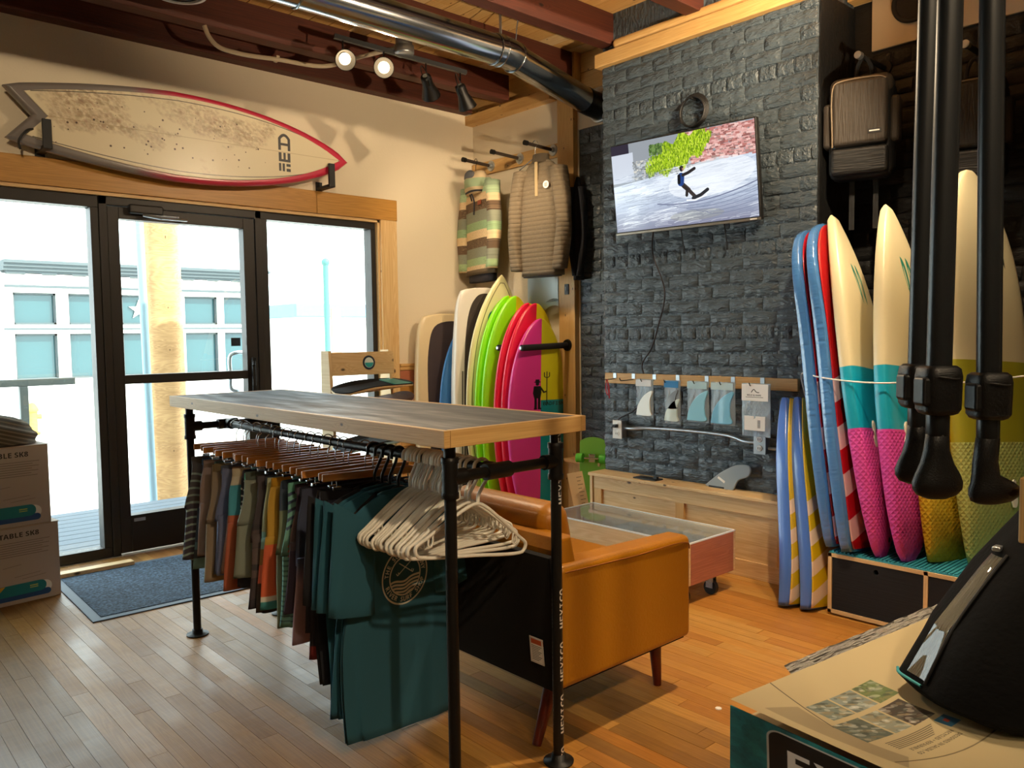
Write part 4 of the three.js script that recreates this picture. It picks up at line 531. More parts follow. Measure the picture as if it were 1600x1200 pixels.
  // outlets and conduit
  const outlet = (label, y, z, full) => { const t = thing('outlet_box', label, 'outlet', [3.885, y, z]); part(t, 'box', rbox(0.05, 0.11, 0.068, -0.025, 0, 0, 0.006), M.galv); const pl = part(t, 'cover_plate', rbox(0.005, 0.114, 0.072, -0.052, 0, 0, 0.002), full ? M.galv : M.white); for (const s of [-1, 1]) { const so = part(pl, 'socket', mv(rod([0, 0, 0], [-0.005, 0, 0], 0.017, 0.016, 18), -0.054, s * 0.024, 0), M.white); void so; for (const k of [-1, 1]) part(t, 'slot', bb(-0.0605, s * 0.024 - 0.006, k * 0.006 - 0.001, -0.059, s * 0.024 + 0.006, k * 0.006 + 0.001), M.black); } return t; };
  outlet('white outlet box at the left end of the conduit on the brick', 0.715, -3.265, false);
  outlet('grey outlet box with two white sockets at the right end of the conduit', 0.715, -2.275, true);
  mono('plug', [rbox(0.03, 0.02, 0.03, 3.815, 0.739, -3.265, 0.006)], M.black, 'black plug in the left outlet', 'plug');
  mono('wall_conduit', tube([[3.86, 0.725, -3.23], [3.86, 0.725, -3.17], [3.88, 0.735, -3.05], [3.88, 0.735, -2.5], [3.86, 0.715, -2.38], [3.86, 0.715, -2.31]], 0.0105, 70, 10), M.galv, 'thin grey conduit joining the two outlet boxes on the brick', 'conduit');
  mono('armored_cable', tube([[3.86, 0.69, -2.24], [3.87, 0.69, -2.15], [3.87, 0.69, -2.02]], 0.008, 20, 8), M.galv, 'short ribbed metal cable leaving the right outlet box', 'cable');
}
// ---------- bench, fin, remote, skateboard, card ----------
{
  const b = thing('bench', 'long low pine bench with panelled front along the brick wall', 'bench', [3.757, 0, BZ0]), L = BZ1 - BZ0 + 0.02, H = 0.44;
  part(b, 'lid', bb(-0.018, H - 0.02, 0, 0.145, H, L, 0.003, 'z'), M.pine);
  part(b, 'rail', bb(0, H - 0.1, 0.035, 0.02, H - 0.021, L, 0.002, 'z'), M.pine); part(b, 'rail', bb(0, 0.0, 0.035, 0.02, 0.09, L, 0.002, 'z'), M.pine);
  for (const z of [0.035, 0.66, 1.3]) part(b, 'stile', bb(0, 0.09, z, 0.02, H - 0.1, z + 0.06, 0.002, 'y'), M.fir);
  for (const [a, c] of [[0.095, 0.66], [0.72, 1.3], [1.36, L]]) part(b, 'panel', bb(0.014, 0.085, a, 0.03, H - 0.095, c, 0, 'z'), M.pine);
  part(b, 'panel', bb(0.0, 0.0, 0.0, 0.14, H - 0.02, 0.02, 0, 'y'), M.pine);
  const f = thing('surf_fin', 'grey curved fin standing on the bench against the brick', 'fin', [3.82, H, -2.62]);
  part(f, 'blade', mv(extr(smoothShape([[0, 0.01], [0.09, 0.085], [0.18, 0.135], [0.25, 0.145], [0.272, 0.125], [0.26, 0.09], [0.2, 0.06], [0.165, 0.0], [0.08, 0.0]]), 0.005, 0.004, 3), 0, 0, 0, 0, -Math.PI / 2, 0), std('#8f9aa0', 0.4)); f.children[0].geometry.translate(0.03, 0, 0); f.rotation.z = -0.1;
  part(f, 'base_tab', bb(0.02, -0.004, 0.02, 0.03, 0.012, 0.12), M.black); part(f, 'print', mv(bb(0.0, 0, 0, 0.002, 0.012, 0.05), 0.019, 0.058, 0.075, 0.5), M.white);
  mono('tablet', [rbox(0.075, 0.008, 0.17, 0, 0.004, 0, 0.003), rbox(0.02, 0.018, 0.03, 0.0, 0.012, 0.06, 0.004)], M.black, 'flat black remote lying on the bench beside the brick', 'remote', [3.8, H, -3.0]);
  const card = thing('cardboard_ruler', 'narrow tan card printed with ruler marks leaning beside the bench', 'card', [3.83, 0.0, -3.52]);
  part(card, 'card', bb(-0.05, 0, -0.002, 0.05, 0.42, 0.002), new THREE.MeshStandardMaterial({ roughness: 0.8, map: canvasTex(128, 512, (c, w, h) => { c.fillStyle = '#d8b98a'; c.fillRect(0, 0, w, h); c.fillStyle = '#4b3b2a'; for (let k = 0; k < 14; k++) c.fillRect(70, 40 + k * 30, k % 2 ? 30 : 44, 4); c.font = 'bold 40px monospace'; c.fillText('27', 30, 480); }) })); patchUV(card.children[0].geometry, (x, y) => [x / 0.1 + 0.5, y / 0.42]); card.rotation.set(-0.05, -0.9, 0.16);
  const sk = thing('skateboard', 'green skateboard with green wheels standing on end in the brick recess', 'skateboard', [4.17, 0.12, -3.72]);
  part(sk, 'deck', extr(smoothShape([[-0.1, 0.06], [-0.09, 0.01], [0, -0.01], [0.09, 0.01], [0.1, 0.06], [0.1, 0.5], [0.08, 0.56], [0, 0.58], [-0.08, 0.56], [-0.1, 0.5]]), 0.01, 0.002), std('#7cb32c', 0.5));
  for (const y of [0.1, 0.44]) { const tk = part(sk, 'truck', [rod([-0.085, y, 0.05], [0.085, y, 0.05], 0.007), rbox(0.05, 0.06, 0.035, 0, y, 0.028, 0.006)], M.chrome); for (const s of [-1, 1]) part(tk, 'wheel', mv(new THREE.CylinderGeometry(0.032, 0.032, 0.045, 24), s * 0.085, y, 0.05, 0, 0, Math.PI / 2), std('#57b62a', 0.45)); }
  sk.position.set(4.12, 0.02, -3.72); sk.rotation.set(0, -1.2, 0);
  mono('shelf_block', [bb(0, 0, 0, 0.06, 0.4, 0.3, 0.003, 'y'), bb(-0.02, 0.4, -0.02, 0.12, 0.425, 0.32, 0.003, 'z')], M.fir, 'low wooden ledge in the corner behind the skateboard', 'ledge', [4.14, 0, -3.99]);
}
// ---------- pipe rack table with clothes ----------
const RX0 = 1.3, RX1 = 1.7, RZ0 = -3.545, RZ1 = -1.69, RY = 0.93, RM = 1.468; // legs, rail
{
  const t = thing('rack_table', 'long table on black pipe legs with a clothes rail beneath its slate top', 'table', [0, 0, 0]);
  const X0 = 1.236, X1 = 1.768, Z0 = -3.6, Z1 = -1.628, Y0 = 1.02, Y1 = 1.066;
  const slate = std('#4f5257', 1.0, { bumpMap: grainBump, bumpScale: 0.001, roughnessMap: dataTex(256, 256, (u, v) => [0.42 + 0.4 * fbm(u, v, 4, 14, 4, 12)], [0.7, 0.5], false), map: dataTex(256, 256, (u, v) => { const k = 0.78 + 0.3 * (fbm(u, v, 3, 12, 4, 44) - 0.4); return [k, k, k]; }, [1.6, 0.5]) });
  part(t, 'tabletop', bb(X0 + 0.018, Y0 + 0.005, Z0 + 0.018, X1 - 0.018, Y1 - 0.001, Z1 - 0.018, 0, 'z'), slate);
  for (const [a, b, c, d, ax] of [[X0, Z0, X0 + 0.02, Z1, 'z'], [X1 - 0.02, Z0, X1, Z1, 'z'], [X0 + 0.0205, Z0, X1 - 0.0205, Z0 + 0.02, 'x'], [X0 + 0.0205, Z1 - 0.02, X1 - 0.0205, Z1, 'x']]) part(t, 'edge_strip', bb(a, Y0, b, c, Y1, d, 0.002, ax), M.fir);
  part(t, 'underside', bb(X0 + 0.02, Y0, Z0 + 0.02, X1 - 0.02, Y0 + 0.006, Z1 - 0.02, 0, 'z'), M.ply);
  const pipe = M.blackMetal, r = 0.0165;
  const mer = new THREE.MeshPhysicalMaterial({ color: '#2b2a29', roughness: 0.35, metalness: 0.4, map: canvasTex(1024, 128, (c, w, h) => { c.fillStyle = '#fff'; c.fillRect(0, 0, w, h); c.fillStyle = '#1a1a1a'; c.fillRect(0, 0, w, h); c.fillStyle = '#e8e6e0'; c.font = 'bold 40px monospace'; c.fillText('MEXICO  MEXICO  MEXICO  MEXICO', 20, 66); }, true) });
  for (const [x, z, printed] of [[RX0, RZ1, 0], [RX1, RZ1, 1], [RX0, RZ0, 0], [RX1, RZ0, 0]]) {
    const leg = part(t, 'leg', printed ? patchUV(rod([x, 0.008, z], [x, Y0, z], r, r, 20), (a, b, c) => [b * 1.15 + 0.1, (Math.atan2(c - z, a - x) / 6.283 + 1.42) % 1]) : rod([x, 0.008, z], [x, Y0, z], r, r, 20), printed ? (mer.color.set('#ffffff'), mer) : pipe, printed ? 'black pipe leg with white stamped lettering' : undefined);
    part(leg, 'floor_flange', lathe([[0, 0], [0.046, 0], [0.047, 0.006], [0.024, 0.009], [0.022, 0.026], [0, 0.026]], x, 0, z), pipe);
    part(leg, 'pipe_tee', [lathe([[r, -0.055], [0.024, -0.055], [0.024, -0.04], [0.0215, -0.038], [0.0215, 0.038], [0.024, 0.04], [0.024, 0.055], [r, 0.055]], x, RY, z, 20), rod([x, RY, z], [x + (x < 1.5 ? 0.05 : -0.05), RY, z], 0.0215, 0.0225, 18)], pipe);
  }
  for (const z of [RZ0, RZ1]) { part(t, 'cross_pipe', rod([RX0, RY, z], [RX1, RY, z], 0.0155, 0.0155, 18), pipe); part(t, 'coupling', [rod([RM - 0.045, RY, z], [RM + 0.045, RY, z], 0.023, 0.023, 20), rod([RM, RY, z], [RM, RY, z + (z < -3 ? 0.05 : -0.05)], 0.0225, 0.0225, 18)], pipe); }
  part(t, 'clothes_rail', rod([RM, RY, RZ0], [RM, RY, RZ1], 0.0155, 0.0155, 20), pipe);
}
// hangers: local x runs along the hanger, hook over the rail at local origin (rail centre)
const hookWire = (r, y0) => tube([[0, y0, 0], [0, y0 + 0.03, 0], [0.004, -0.03, 0], [0.0235, -0.004, 0], [0.014, 0.0175, 0], [-0.004, 0.021, 0], [-0.0205, 0.008, 0], [-0.021, -0.006, 0]], r, 40, 7);
function clipHanger() { const t = new THREE.Group(); const W = 0.36;
  part(t, 'bar', rbox(W, 0.026, 0.012, 0, -0.085, 0, 0.004), M.hangerWood); part(t, 'hook', hookWire(0.0022, -0.075), M.steel);
  for (const s of [-1, 1]) part(t, 'clip', [rod([s * 0.13, -0.095, 0], [s * 0.13, -0.125, 0], 0.0022, 0.0022, 8), rbox(0.03, 0.026, 0.014, s * 0.13, -0.13, 0, 0.003)], M.steel);
  return t; }
M.hangerWood = woodMat(T.fir, 0.3, '#f0c8a0');
// shorts: waist at local y 0, legs down; front faces +z
function shortsGeo(w, h, d, k) {
  const tor = [], n = 10, L = [[], []];
  for (let i = 0; i <= n; i++) { const v = i / n, y = -v * h * 0.5, hw = w / 2 * (1 + 0.14 * v), dd = d * (0.55 + 0.6 * v); tor.push({ c: [0.004 * Math.sin(k + v * 5), y, 0.006 * Math.sin(v * 4 + k)], a: [hw, 0, 0], b: [0, 0, dd], p: 0.75, v: 1 - v * 0.5, f: (t) => 1 + 0.07 * v * Math.sin(5 * t + k) }); }
  for (const s of [0, 1]) for (let i = 0; i <= 12; i++) { const v = i / 12, y = -h * (0.44 + 0.56 * v), q = s ? 1 : -1, hw = w * (0.285 + 0.035 * v); L[s].push({ c: [q * w * (0.29 + 0.015 * v), y, 0.01 * Math.sin(v * 3 + k + s * 2) + (s ? 0.004 : -0.002)], a: [hw, 0, 0.006 * q], b: [0, 0, d * (1.1 + 0.5 * v)], p: 0.8, v: 0.56 * (1 - v), f: (t) => 1 + (0.05 + 0.07 * v) * Math.sin(4 * t + k * 1.7 + s) + 0.03 * Math.sin(9 * t + k) }); }
  const g = join([loft(tor, 28), loft(L[0], 24), loft(L[1], 24)]);
  return patchUV(g, (x, y) => [x / (w * 1.3) + 0.5, 1 + y / h]);
}
const cloth = (map, tint = '#ffffff') => new THREE.MeshPhysicalMaterial({ map, color: new THREE.Color(tint), roughness: 0.85, sheen: 0.25, sheenRoughness: 0.6, bumpMap: clothBump, bumpScale: 0.0006 });
const FL = (col) => (c, w, h) => { c.fillStyle = col; c.fillRect(0, 0, w, h); };
const bands = (...b) => (c, w, h) => { let y = 0; for (const [f, col] of b) { c.fillStyle = col; c.fillRect(0, y * h, w, (f - y) * h + 1); y = f; } };
const burst = (c, x, y, r0, r1, n, col) => { c.strokeStyle = col; c.lineWidth = 4; c.lineCap = 'round'; for (let i = 0; i < n; i++) for (const [a, b] of [[r0, r0 + (r1 - r0) * 0.35], [r0 + (r1 - r0) * 0.5, r0 + (r1 - r0) * 0.62], [r0 + (r1 - r0) * 0.78, r1]]) { const t = (i + (a > r0 ? 0.5 : 0)) / n * 6.283; c.beginPath(); c.moveTo(x + Math.cos(t) * a, y + Math.sin(t) * a); c.lineTo(x + Math.cos(t) * b, y + Math.sin(t) * b); c.stroke(); } };
const fern = (c, x, y, s, n, col, d = 1) => { c.strokeStyle = col; c.lineWidth = 5; for (let i = 0; i < n; i++) for (const q of [-1, 1]) { c.beginPath(); c.moveTo(x, y + i * s); c.quadraticCurveTo(x + q * s * 1.6, y + i * s - s * d, x + q * s * 3.2, y + i * s + s * 0.6); c.stroke(); } };
const SH = [ // from the far end of the rail to the near end
  ['charcoal shorts with pale green curved stripes, first at the far end of the rail', (c, w, h) => { FL('#3a3632')(c, w, h); c.fillStyle = '#241d26'; c.fillRect(0, h * 0.45, w, h); fern(c, w * 0.2, h * 0.18, 18, 18, '#8ba394'); fern(c, w * 0.75, h * 0.18, 18, 18, '#8ba394'); }, 0.47],
  ['navy shorts with pale teal hem bands, second from the far end', bands([0.75, '#22384a'], [0.82, '#3d6a78'], [0.9, '#1d2f3e'], [1, '#5f9092']), 0.5],
  ['dusty mauve shorts, third from the far end', FL('#8c746c'), 0.42],
  ['grey green shorts with cream and navy bands across the thigh', bands([0.18, '#58706f'], [0.4, '#c89a4c'], [0.55, '#2c3a44'], [0.575, '#c9c0a4'], [0.6, '#2c3a44'], [0.72, '#2f4152'], [0.735, '#c9c0a4'], [1, '#52645e']), 0.46],
  ['plain tan khaki shorts', FL('#84704e'), 0.5],
  ['plain slate blue shorts beside the tan pair', FL('#525d80'), 0.46],
  ['faded pinkish brown shorts with pale piping', FL('#8f6b58'), 0.44],
  ['shorts with cream waist, turquoise middle and rust orange legs', bands([0.13, '#c9bda2'], [0.38, '#2f94a8'], [1, '#b04a22']), 0.5],
  ['black shorts with white dotted sunburst motifs', (c, w, h) => { FL('#14141e')(c, w, h); burst(c, w * 0.22, h * 0.24, 14, 46, 16, '#e9e5da'); burst(c, w * 0.22, h * 0.58, 22, 80, 20, '#e9e5da'); burst(c, w * 0.75, h * 0.5, 22, 80, 20, '#e9e5da'); }, 0.48],
  ['sage shorts with a mint waistband tag', bands([0.06, '#58cdb0'], [1, '#7c8672']), 0.42],
  ['dark brown camouflage shorts', (c, w, h) => { FL('#2a211f')(c, w, h); for (let i = 0; i < 40; i++) { c.fillStyle = pick(['#3e2f28', '#1c1718', '#4a3a30']); c.beginPath(); c.ellipse(rnd() * w, rnd() * h, 40, 16, 0, 0, 7); c.fill(); } }, 0.52],
  ['shorts patched in aqua, ochre, coral and dark brown', bands([0.4, '#9fa780'], [0.52, '#79b7bd'], [0.64, '#8a6428'], [0.78, '#d9694d'], [1, '#2b2420']), 0.53],
  ['shorts with mustard yellow top and vivid orange legs', bands([0.5, '#c18d12'], [0.9, '#e0521f'], [0.94, '#e9e2d0'], [1, '#2c8c8c']), 0.5],
  ['olive green shorts with a navy waist', bands([0.2, '#25303f'], [1, '#6d7550']), 0.55],
  ['mint green shorts with coral palms and thin dark stripes', (c, w, h) => { FL('#63a58d')(c, w, h); fern(c, w * 0.25, h * 0.06, 14, 5, '#23324a', 0.4); c.strokeStyle = '#2f5f58'; c.lineWidth = 3; for (let y = 0.5; y < 0.98; y += 0.035) { c.beginPath(); c.moveTo(0, h * y); c.lineTo(w, h * y); c.stroke(); } fern(c, w * 0.2, h * 0.42, 9, 3, '#e0745c', 2); fern(c, w * 0.72, h * 0.3, 9, 3, '#e0745c', 2); }, 0.53],
  ['dark plum and brown print shorts behind the pink tie dye pair', (c, w, h) => { FL('#2a1c26')(c, w, h); c.fillStyle = '#4d3a30'; c.fillRect(0, h * 0.2, w * 0.3, h * 0.3); fern(c, w * 0.6, h * 0.3, 16, 10, '#8b3f4c'); }, 0.47],
  ['tie dye shorts fading from navy to dusty pink', (c, w, h) => { const g = c.createLinearGradient(0, 0, 0, h); g.addColorStop(0, '#161a2a'); g.addColorStop(0.42, '#22304a'); g.addColorStop(0.6, '#a98a97'); g.addColorStop(1, '#b48f9c'); c.fillStyle = g; c.fillRect(0, 0, w, h); }, 0.56],
  ['plain black shorts, third from the near end of the shorts', FL('#15151d'), 0.5],
  ['black shorts with large dark coral flowers and a red hem', (c, w, h) => { FL('#14141c')(c, w, h); for (const [x, y] of [[0.2, 0.2], [0.7, 0.3], [0.4, 0.6]]) { for (let i = 0; i < 9; i++) { c.save(); c.translate(x * w, y * h); c.rotate(i * 0.7); c.fillStyle = i % 2 ? '#a64a4c' : '#3c4256'; c.beginPath(); c.ellipse(0, -34, 10, 34, 0, 0, 7); c.fill(); c.restore(); } } c.fillStyle = '#8f1d1a'; c.fillRect(0, h * 0.92, w, h); }, 0.58],
];
{
  const proto = clipHanger();
  SH.forEach(([label, draw, len], i) => {
    const k = i / (SH.length - 1), z = -3.46 + k * 1.11 + rr(-0.008, 0.008), yaw = rr(-0.16, 0.1) - 0.04, dx = rr(-0.012, 0.012);
    const hg = proto.clone(); hg.name = numbered('clip_hanger'); scene.add(hg); tag(hg, 'wooden clip hanger holding the ' + label.replace(/,.*| behind.*| beside.*/, ''), 'hanger', 'wooden clip hangers on the rail'); hg.position.set(RM + dx, RY, z); hg.rotation.y = yaw;
    const t = thing('shorts', label, 'shorts', [RM + dx, RY - 0.132, z], yaw, 'shorts hanging on the rail'); t.rotation.y = yaw;
    const w = 0.36 + rr(-0.015, 0.02);
    part(t, 'fabric', shortsGeo(w, len * 0.94, 0.016, i * 1.3), cloth(canvasTex(256, 256, (q, w2, h2) => { draw(q, w2, h2); q.globalCompositeOperation = 'screen'; q.fillStyle = '#26262c'; q.fillRect(0, 0, w2, h2); q.globalCompositeOperation = 'source-over'; })));
    part(t, 'waistband', loft([0, 0.5, 1].map((v) => ({ c: [0, 0.004 - v * 0.03, 0], a: [w / 2 * 1.012, 0, 0], b: [0, 0, 0.0115 + 0.002 * v], p: 0.75 })), 28, false), cloth(canvasTex(32, 32, (c) => { const q = canvasTex(4, 4, draw); void q; c.fillStyle = ['#4a443d', '#2c3f52', '#8a7468', '#57706f', '#7c6a4a', '#4a4f5e', '#86644f', '#c9bda2', '#191923', '#5a665c', '#2a2526', '#3a4550', '#b88512', '#25303f', '#6fb39a', '#3a2a30', '#181a28', '#14141a', '#191920'][i]; c.fillRect(0, 0, 32, 32); })));
  });
}
// plastic tube hangers
function tubeHanger() { const t = new THREE.Group(), r = 0.0054, y0 = -0.105, y1 = -0.225, W = 0.205;
  const g = tube([[0, y0, 0], [0.03, y0 - 0.008, 0], [W - 0.03, y1 + 0.022, 0], [W, y1, 0], [W - 0.008, y1 - 0.022, 0], [W - 0.035, y1 - 0.028, 0], [0, y1 - 0.028, 0], [-W + 0.035, y1 - 0.028, 0], [-W + 0.008, y1 - 0.022, 0], [-W, y1, 0], [-W + 0.03, y1 + 0.022, 0], [-0.03, y0 - 0.008, 0]], r, 110, 8, true);
  part(t, 'frame', g, M.cream); part(t, 'hook', tube([[0, y0, 0], [0, -0.08, 0], [0.012, -0.056, 0], [0.0285, -0.024, 0], [0.028, 0.01, 0], [0.012, 0.0225, 0], [-0.006, 0.0225, 0], [-0.023, 0.012, 0], [-0.027, -0.012, 0]], r * 1.0, 40, 8), M.cream);
  for (const s of [-1, 1]) part(t, 'strap_notch', tube([[s * 0.15, y1 + 0.042, 0], [s * 0.15, y1 + 0.006, 0], [s * 0.156, y1, 0], [s * 0.163, y1 + 0.006, 0], [s * 0.163, y1 + 0.03, 0]], 0.0028, 16, 6), M.cream);
  return t; }
const HP = tubeHanger(), blackPl = phys('#0d0d10', 0.35);
{
  for (let i = 0; i < 24; i++) { const h = HP.clone(), k = i / 23; h.name = numbered('plastic_hanger'); scene.add(h); tag(h, i === 23 ? 'white plastic hanger swung lowest, nearest to the front pipe leg' : i === 0 ? 'white plastic hanger rearmost of the packed row, beside the black hangers' : 'empty white plastic hanger in the packed row at the near end of the rail', 'hanger', 'empty white hangers'); h.position.set(RM + rr(-0.006, 0.006), RY, -2.115 + k * 0.29 + (i > 20 ? 0.02 * (i - 20) : 0)); h.rotation.y = 0.08 + rr(-0.05, 0.05) - 0.12 * k; h.rotation.x = rr(-0.03, 0.03); h.rotation.z = rr(-0.02, 0.02); if (i > 20) h.rotation.z -= 0.05 * (i - 20); }
}
// T-shirts
function shirtGeo(W, H, d, k, hemDrop = 0.0) {
  const body = [];
  for (let i = 0; i <= 26; i++) { const v = i / 26, y = -v * H, sh = Math.min(1, v / 0.12), hw = v < 0.1 ? W * (0.17 + 0.33 * (v / 0.1) ** 0.7) : W * (0.5 - 0.03 * Math.sin(Math.min(1, (v - 0.1) * 2) * 3.14)); body.push({ c: [0.006 * Math.sin(v * 6 + k), y - hemDrop * v * v, 0.012 * Math.sin(v * 5 + k)], a: [hw, -0.02 * v, 0], b: [0, 0, d * (0.4 + 0.6 * sh) * (1 + 0.5 * v)], p: 0.8, v: 1 - v, f: (t) => 1 + 0.1 * v * Math.sin(6 * t + k + v) * Math.abs(Math.sin(t)) + 0.05 * v * Math.sin(11 * t + 2 * k) }); }
  const gs = [loft(body, 40)];
  for (const s of [-1, 1]) { const R = []; for (let i = 0; i <= 9; i++) { const v = i / 9; R.push({ c: [s * (W * 0.4 + 0.035 * v), -0.05 - 0.3 * v, 0.01 + 0.02 * v], a: [s * 0.075 * (1 + 0.1 * v), 0.05 * (1 - v * 0.7), 0], b: [0, 0, d * (0.8 + 0.5 * v)], p: 0.8, f: (t) => 1 + 0.06 * Math.sin(5 * t + k + 3 * v) }); } gs.push(loft(R, 24)); }
  return patchUV(join(gs), (x, y, z) => [x / W + 0.5, 1 + y / H]);
}
{
  const teal = '#24596a';
  const logo = (c, w, h) => { c.fillStyle = teal; c.fillRect(0, 0, w, h); c.save(); c.translate(w * 0.5, h * 0.37); c.scale(1.45, 0.88); c.strokeStyle = c.fillStyle = '#e6dfcb'; const R = 145; c.lineWidth = 9; c.beginPath(); c.arc(0, 0, R, 0, 7); c.stroke(); c.lineWidth = 8; c.beginPath(); c.arc(0, 0, R - 46, 0, 7); c.stroke();
    c.font = 'bold 34px sans-serif'; c.textAlign = 'center'; const arc = (s, r, a0, da, flip) => { [...s].forEach((ch, i) => { const a = a0 + da * i; c.save(); c.rotate(a); c.translate(0, flip ? r : -r); c.fillText(ch, 0, 0); c.restore(); }); };
    arc('THE SURF COMPANY', R - 36, -1.42, 0.19, false); arc('RIVER SURF SHOP', R - 13, 1.2, -0.172, true);
    c.beginPath(); c.arc(0, 0, R - 50, 0, 7); c.clip(); c.lineWidth = 11; for (let i = 0; i < 5; i++) { c.beginPath(); c.moveTo(-120, 42 + i * 18); c.bezierCurveTo(-60, -10 + i * 18, -30, 50 + i * 18, 20, 20 + i * 18); c.bezierCurveTo(50, 4 + i * 18, 80, 10 + i * 18, 120, 8 + i * 18); c.stroke(); }
    c.lineWidth = 5; c.beginPath(); c.moveTo(-50, -8); c.lineTo(40, -70); c.moveTo(50, -8); c.lineTo(-40, -70); c.moveTo(-50, -8); c.lineTo(-58, -20); c.moveTo(-40, -14); c.lineTo(-46, -24); c.moveTo(50, -8); c.lineTo(56, -22); c.moveTo(40, -14); c.lineTo(46, -26); c.stroke(); c.restore(); };
  const tealM = new THREE.MeshPhysicalMaterial({ color: teal, roughness: 0.9, sheen: 0.3, bumpMap: clothBump, bumpScale: 0.0006 }), logoM = cloth(canvasTex(1024, 1024, logo));
  const TG = 'T-shirts hanging behind the white hangers';
  [['black T-shirt hanging between the shorts and the teal T-shirts', '#131318', -2.295, 0.05, null, 0.62], ['teal T-shirt hanging beside the black T-shirt', teal, -2.25, 0.05, tealM, 0.68], ['teal T-shirt in the middle of the three teal ones', teal, -2.205, 0.04, tealM, 0.7], ['teal T-shirt with a round cream wave logo on its front', teal, -2.155, 0.1, logoM, 0.745]].forEach(([label, col, z, yaw, m, H], i) => {
    const h = HP.clone(); h.name = numbered('plastic_hanger'); h.traverse((q) => { if (q.isMesh) q.material = blackPl; }); scene.add(h); tag(h, 'black plastic hanger carrying the ' + label.replace(/ hanging.*| in the.*| with.*/, '') + [' next to the shorts', ' beside the black one', ' second in front of the black one', ' with the wave logo'][i], 'hanger', 'black shirt hangers'); h.position.set(RM - 0.02, RY, z); h.rotation.y = yaw;
    const t = thing('t_shirt', label, 't-shirt', [RM - 0.02, RY - 0.115, z], yaw, TG);
    const mat = m ?? new THREE.MeshPhysicalMaterial({ color: col, roughness: 0.9, sheen: 0.2 }), g = shirtGeo(0.45, H, 0.015, i * 2 + 1, i === 3 ? 0.035 : 0.02); part(t, 'fabric', g, mat);
    part(t, 'collar', mv(new THREE.TorusGeometry(0.075, 0.009, 8, 30), 0, -0.004, 0, Math.PI / 2 - 0.25, 0, 0).scale(1, 0.7, 0.45), mat === logoM ? tealM : mat);
  });
}
// ---------- armchair ----------
{
  const leather = phys('#a66a06', 0.42, { bumpMap: dataTex(256, 256, (u, v) => [fbm(u, v, 40, 40, 2, 71)], [0.3, 0.3], false), bumpScale: 0.0005, clearcoat: 0.1, clearcoatRoughness: 0.5 }), felt = std('#08080a', 0.95), legW = woodMat(T.cedar, 0.35, '#8a4226');
  const c = thing('armchair', 'orange leather armchair with black fabric back and wooden legs beside the rack', 'armchair', [1.735, 0, -1.708]); // x: towards the front, z: negative is into the room
  const Wd = 0.78, h0 = 0.2, h1 = 0.595, D = 0.68;
  for (const z of [0, -Wd + 0.105]) { const a = part(c, 'arm', (() => { const g = rbox(D, h1 - h0, 0.105, D / 2, (h0 + h1) / 2, z - 0.0525, 0.024, 5), p = g.attributes.position; for (let i = 0; i < p.count; i++) if (p.getY(i) > 0.5) p.setY(i, p.getY(i) - 0.02 * p.getX(i) / D); return g; })(), leather); part(a, 'seam', tube([[0.02, h1 - 0.022, z + 0.001], [0.34, h1 - 0.034, z + 0.002], [D - 0.02, h1 - 0.046, z + 0.001], [D - 0.004, h1 - 0.07, z - 0.006]], 0.0022, 50, 6), std('#8f5210', 0.5)); }
  part(c, 'seat_base', rbox(D - 0.03, 0.14, Wd - 0.22, D / 2 + 0.01, 0.28, -Wd / 2, 0.02, 3), leather); part(c, 'seat_cushion', rbox(D - 0.1, 0.12, Wd - 0.225, D / 2 + 0.06, 0.405, -Wd / 2, 0.04, 5), leather);
  const bk = extr(shapeOf([[0.005, h0], [0.1, h0 + 0.01], [0.09, 0.45], [0.035, 0.665], [-0.015, 0.665], [-0.03, 0.64]]), Wd - 0.07, 0.012, 3); part(c, 'back_frame', mv(bk, 0.03, 0, -Wd + 0.035), leather);
  part(c, 'back_panel', mv(extr(shapeOf([[0, h0 - 0.004], [0.012, h0 - 0.004], [-0.022, 0.625], [-0.036, 0.623]]), Wd - 0.03, 0.004, 2), 0.0, 0, -Wd + 0.015), felt, 'black fabric back panel');
  const cu = rbox(0.13, 0.38, Wd - 0.235, 0, 0, 0, 0.055, 6); part(c, 'back_cushion', mv(cu, 0.15, 0.565, -Wd / 2, 0, 0, 0.22), leather);
  part(c, 'bottom_cover', bb(0.02, h0 - 0.006, -Wd + 0.02, D - 0.02, h0 + 0.002, -0.02), felt);
  for (const [x, z, dx, dz] of [[0.07, -0.1, -0.085, 0.0], [D - 0.08, -0.11, 0.02, 0.0], [0.07, -Wd + 0.1, -0.085, 0], [D - 0.08, -Wd + 0.11, 0.02, 0]]) part(c, 'leg', rod([x + dx, 0, z + dz], [x, h0 + 0.02, z], 0.015, 0.026, 20), legW);
  part(c, 'law_label', mv(new THREE.BoxGeometry(0.002, 0.085, 0.06), -0.0235, 0.315, -0.085, 0, 0, 0.085), new THREE.MeshStandardMaterial({ roughness: 0.7, map: canvasTex(128, 180, (q, w, h) => { q.fillStyle = '#eceae4'; q.fillRect(0, 0, w, h); q.fillStyle = '#c2542a'; q.fillRect(14, 12, 100, 34); q.fillStyle = '#3c3c3c'; for (let i = 0; i < 9; i++) q.fillRect(16, 58 + i * 12, 96 - (i % 3) * 14, 4); q.strokeStyle = '#444'; q.strokeRect(8, 8, 112, 164); }) }), 'white sewn label with an orange block');
}
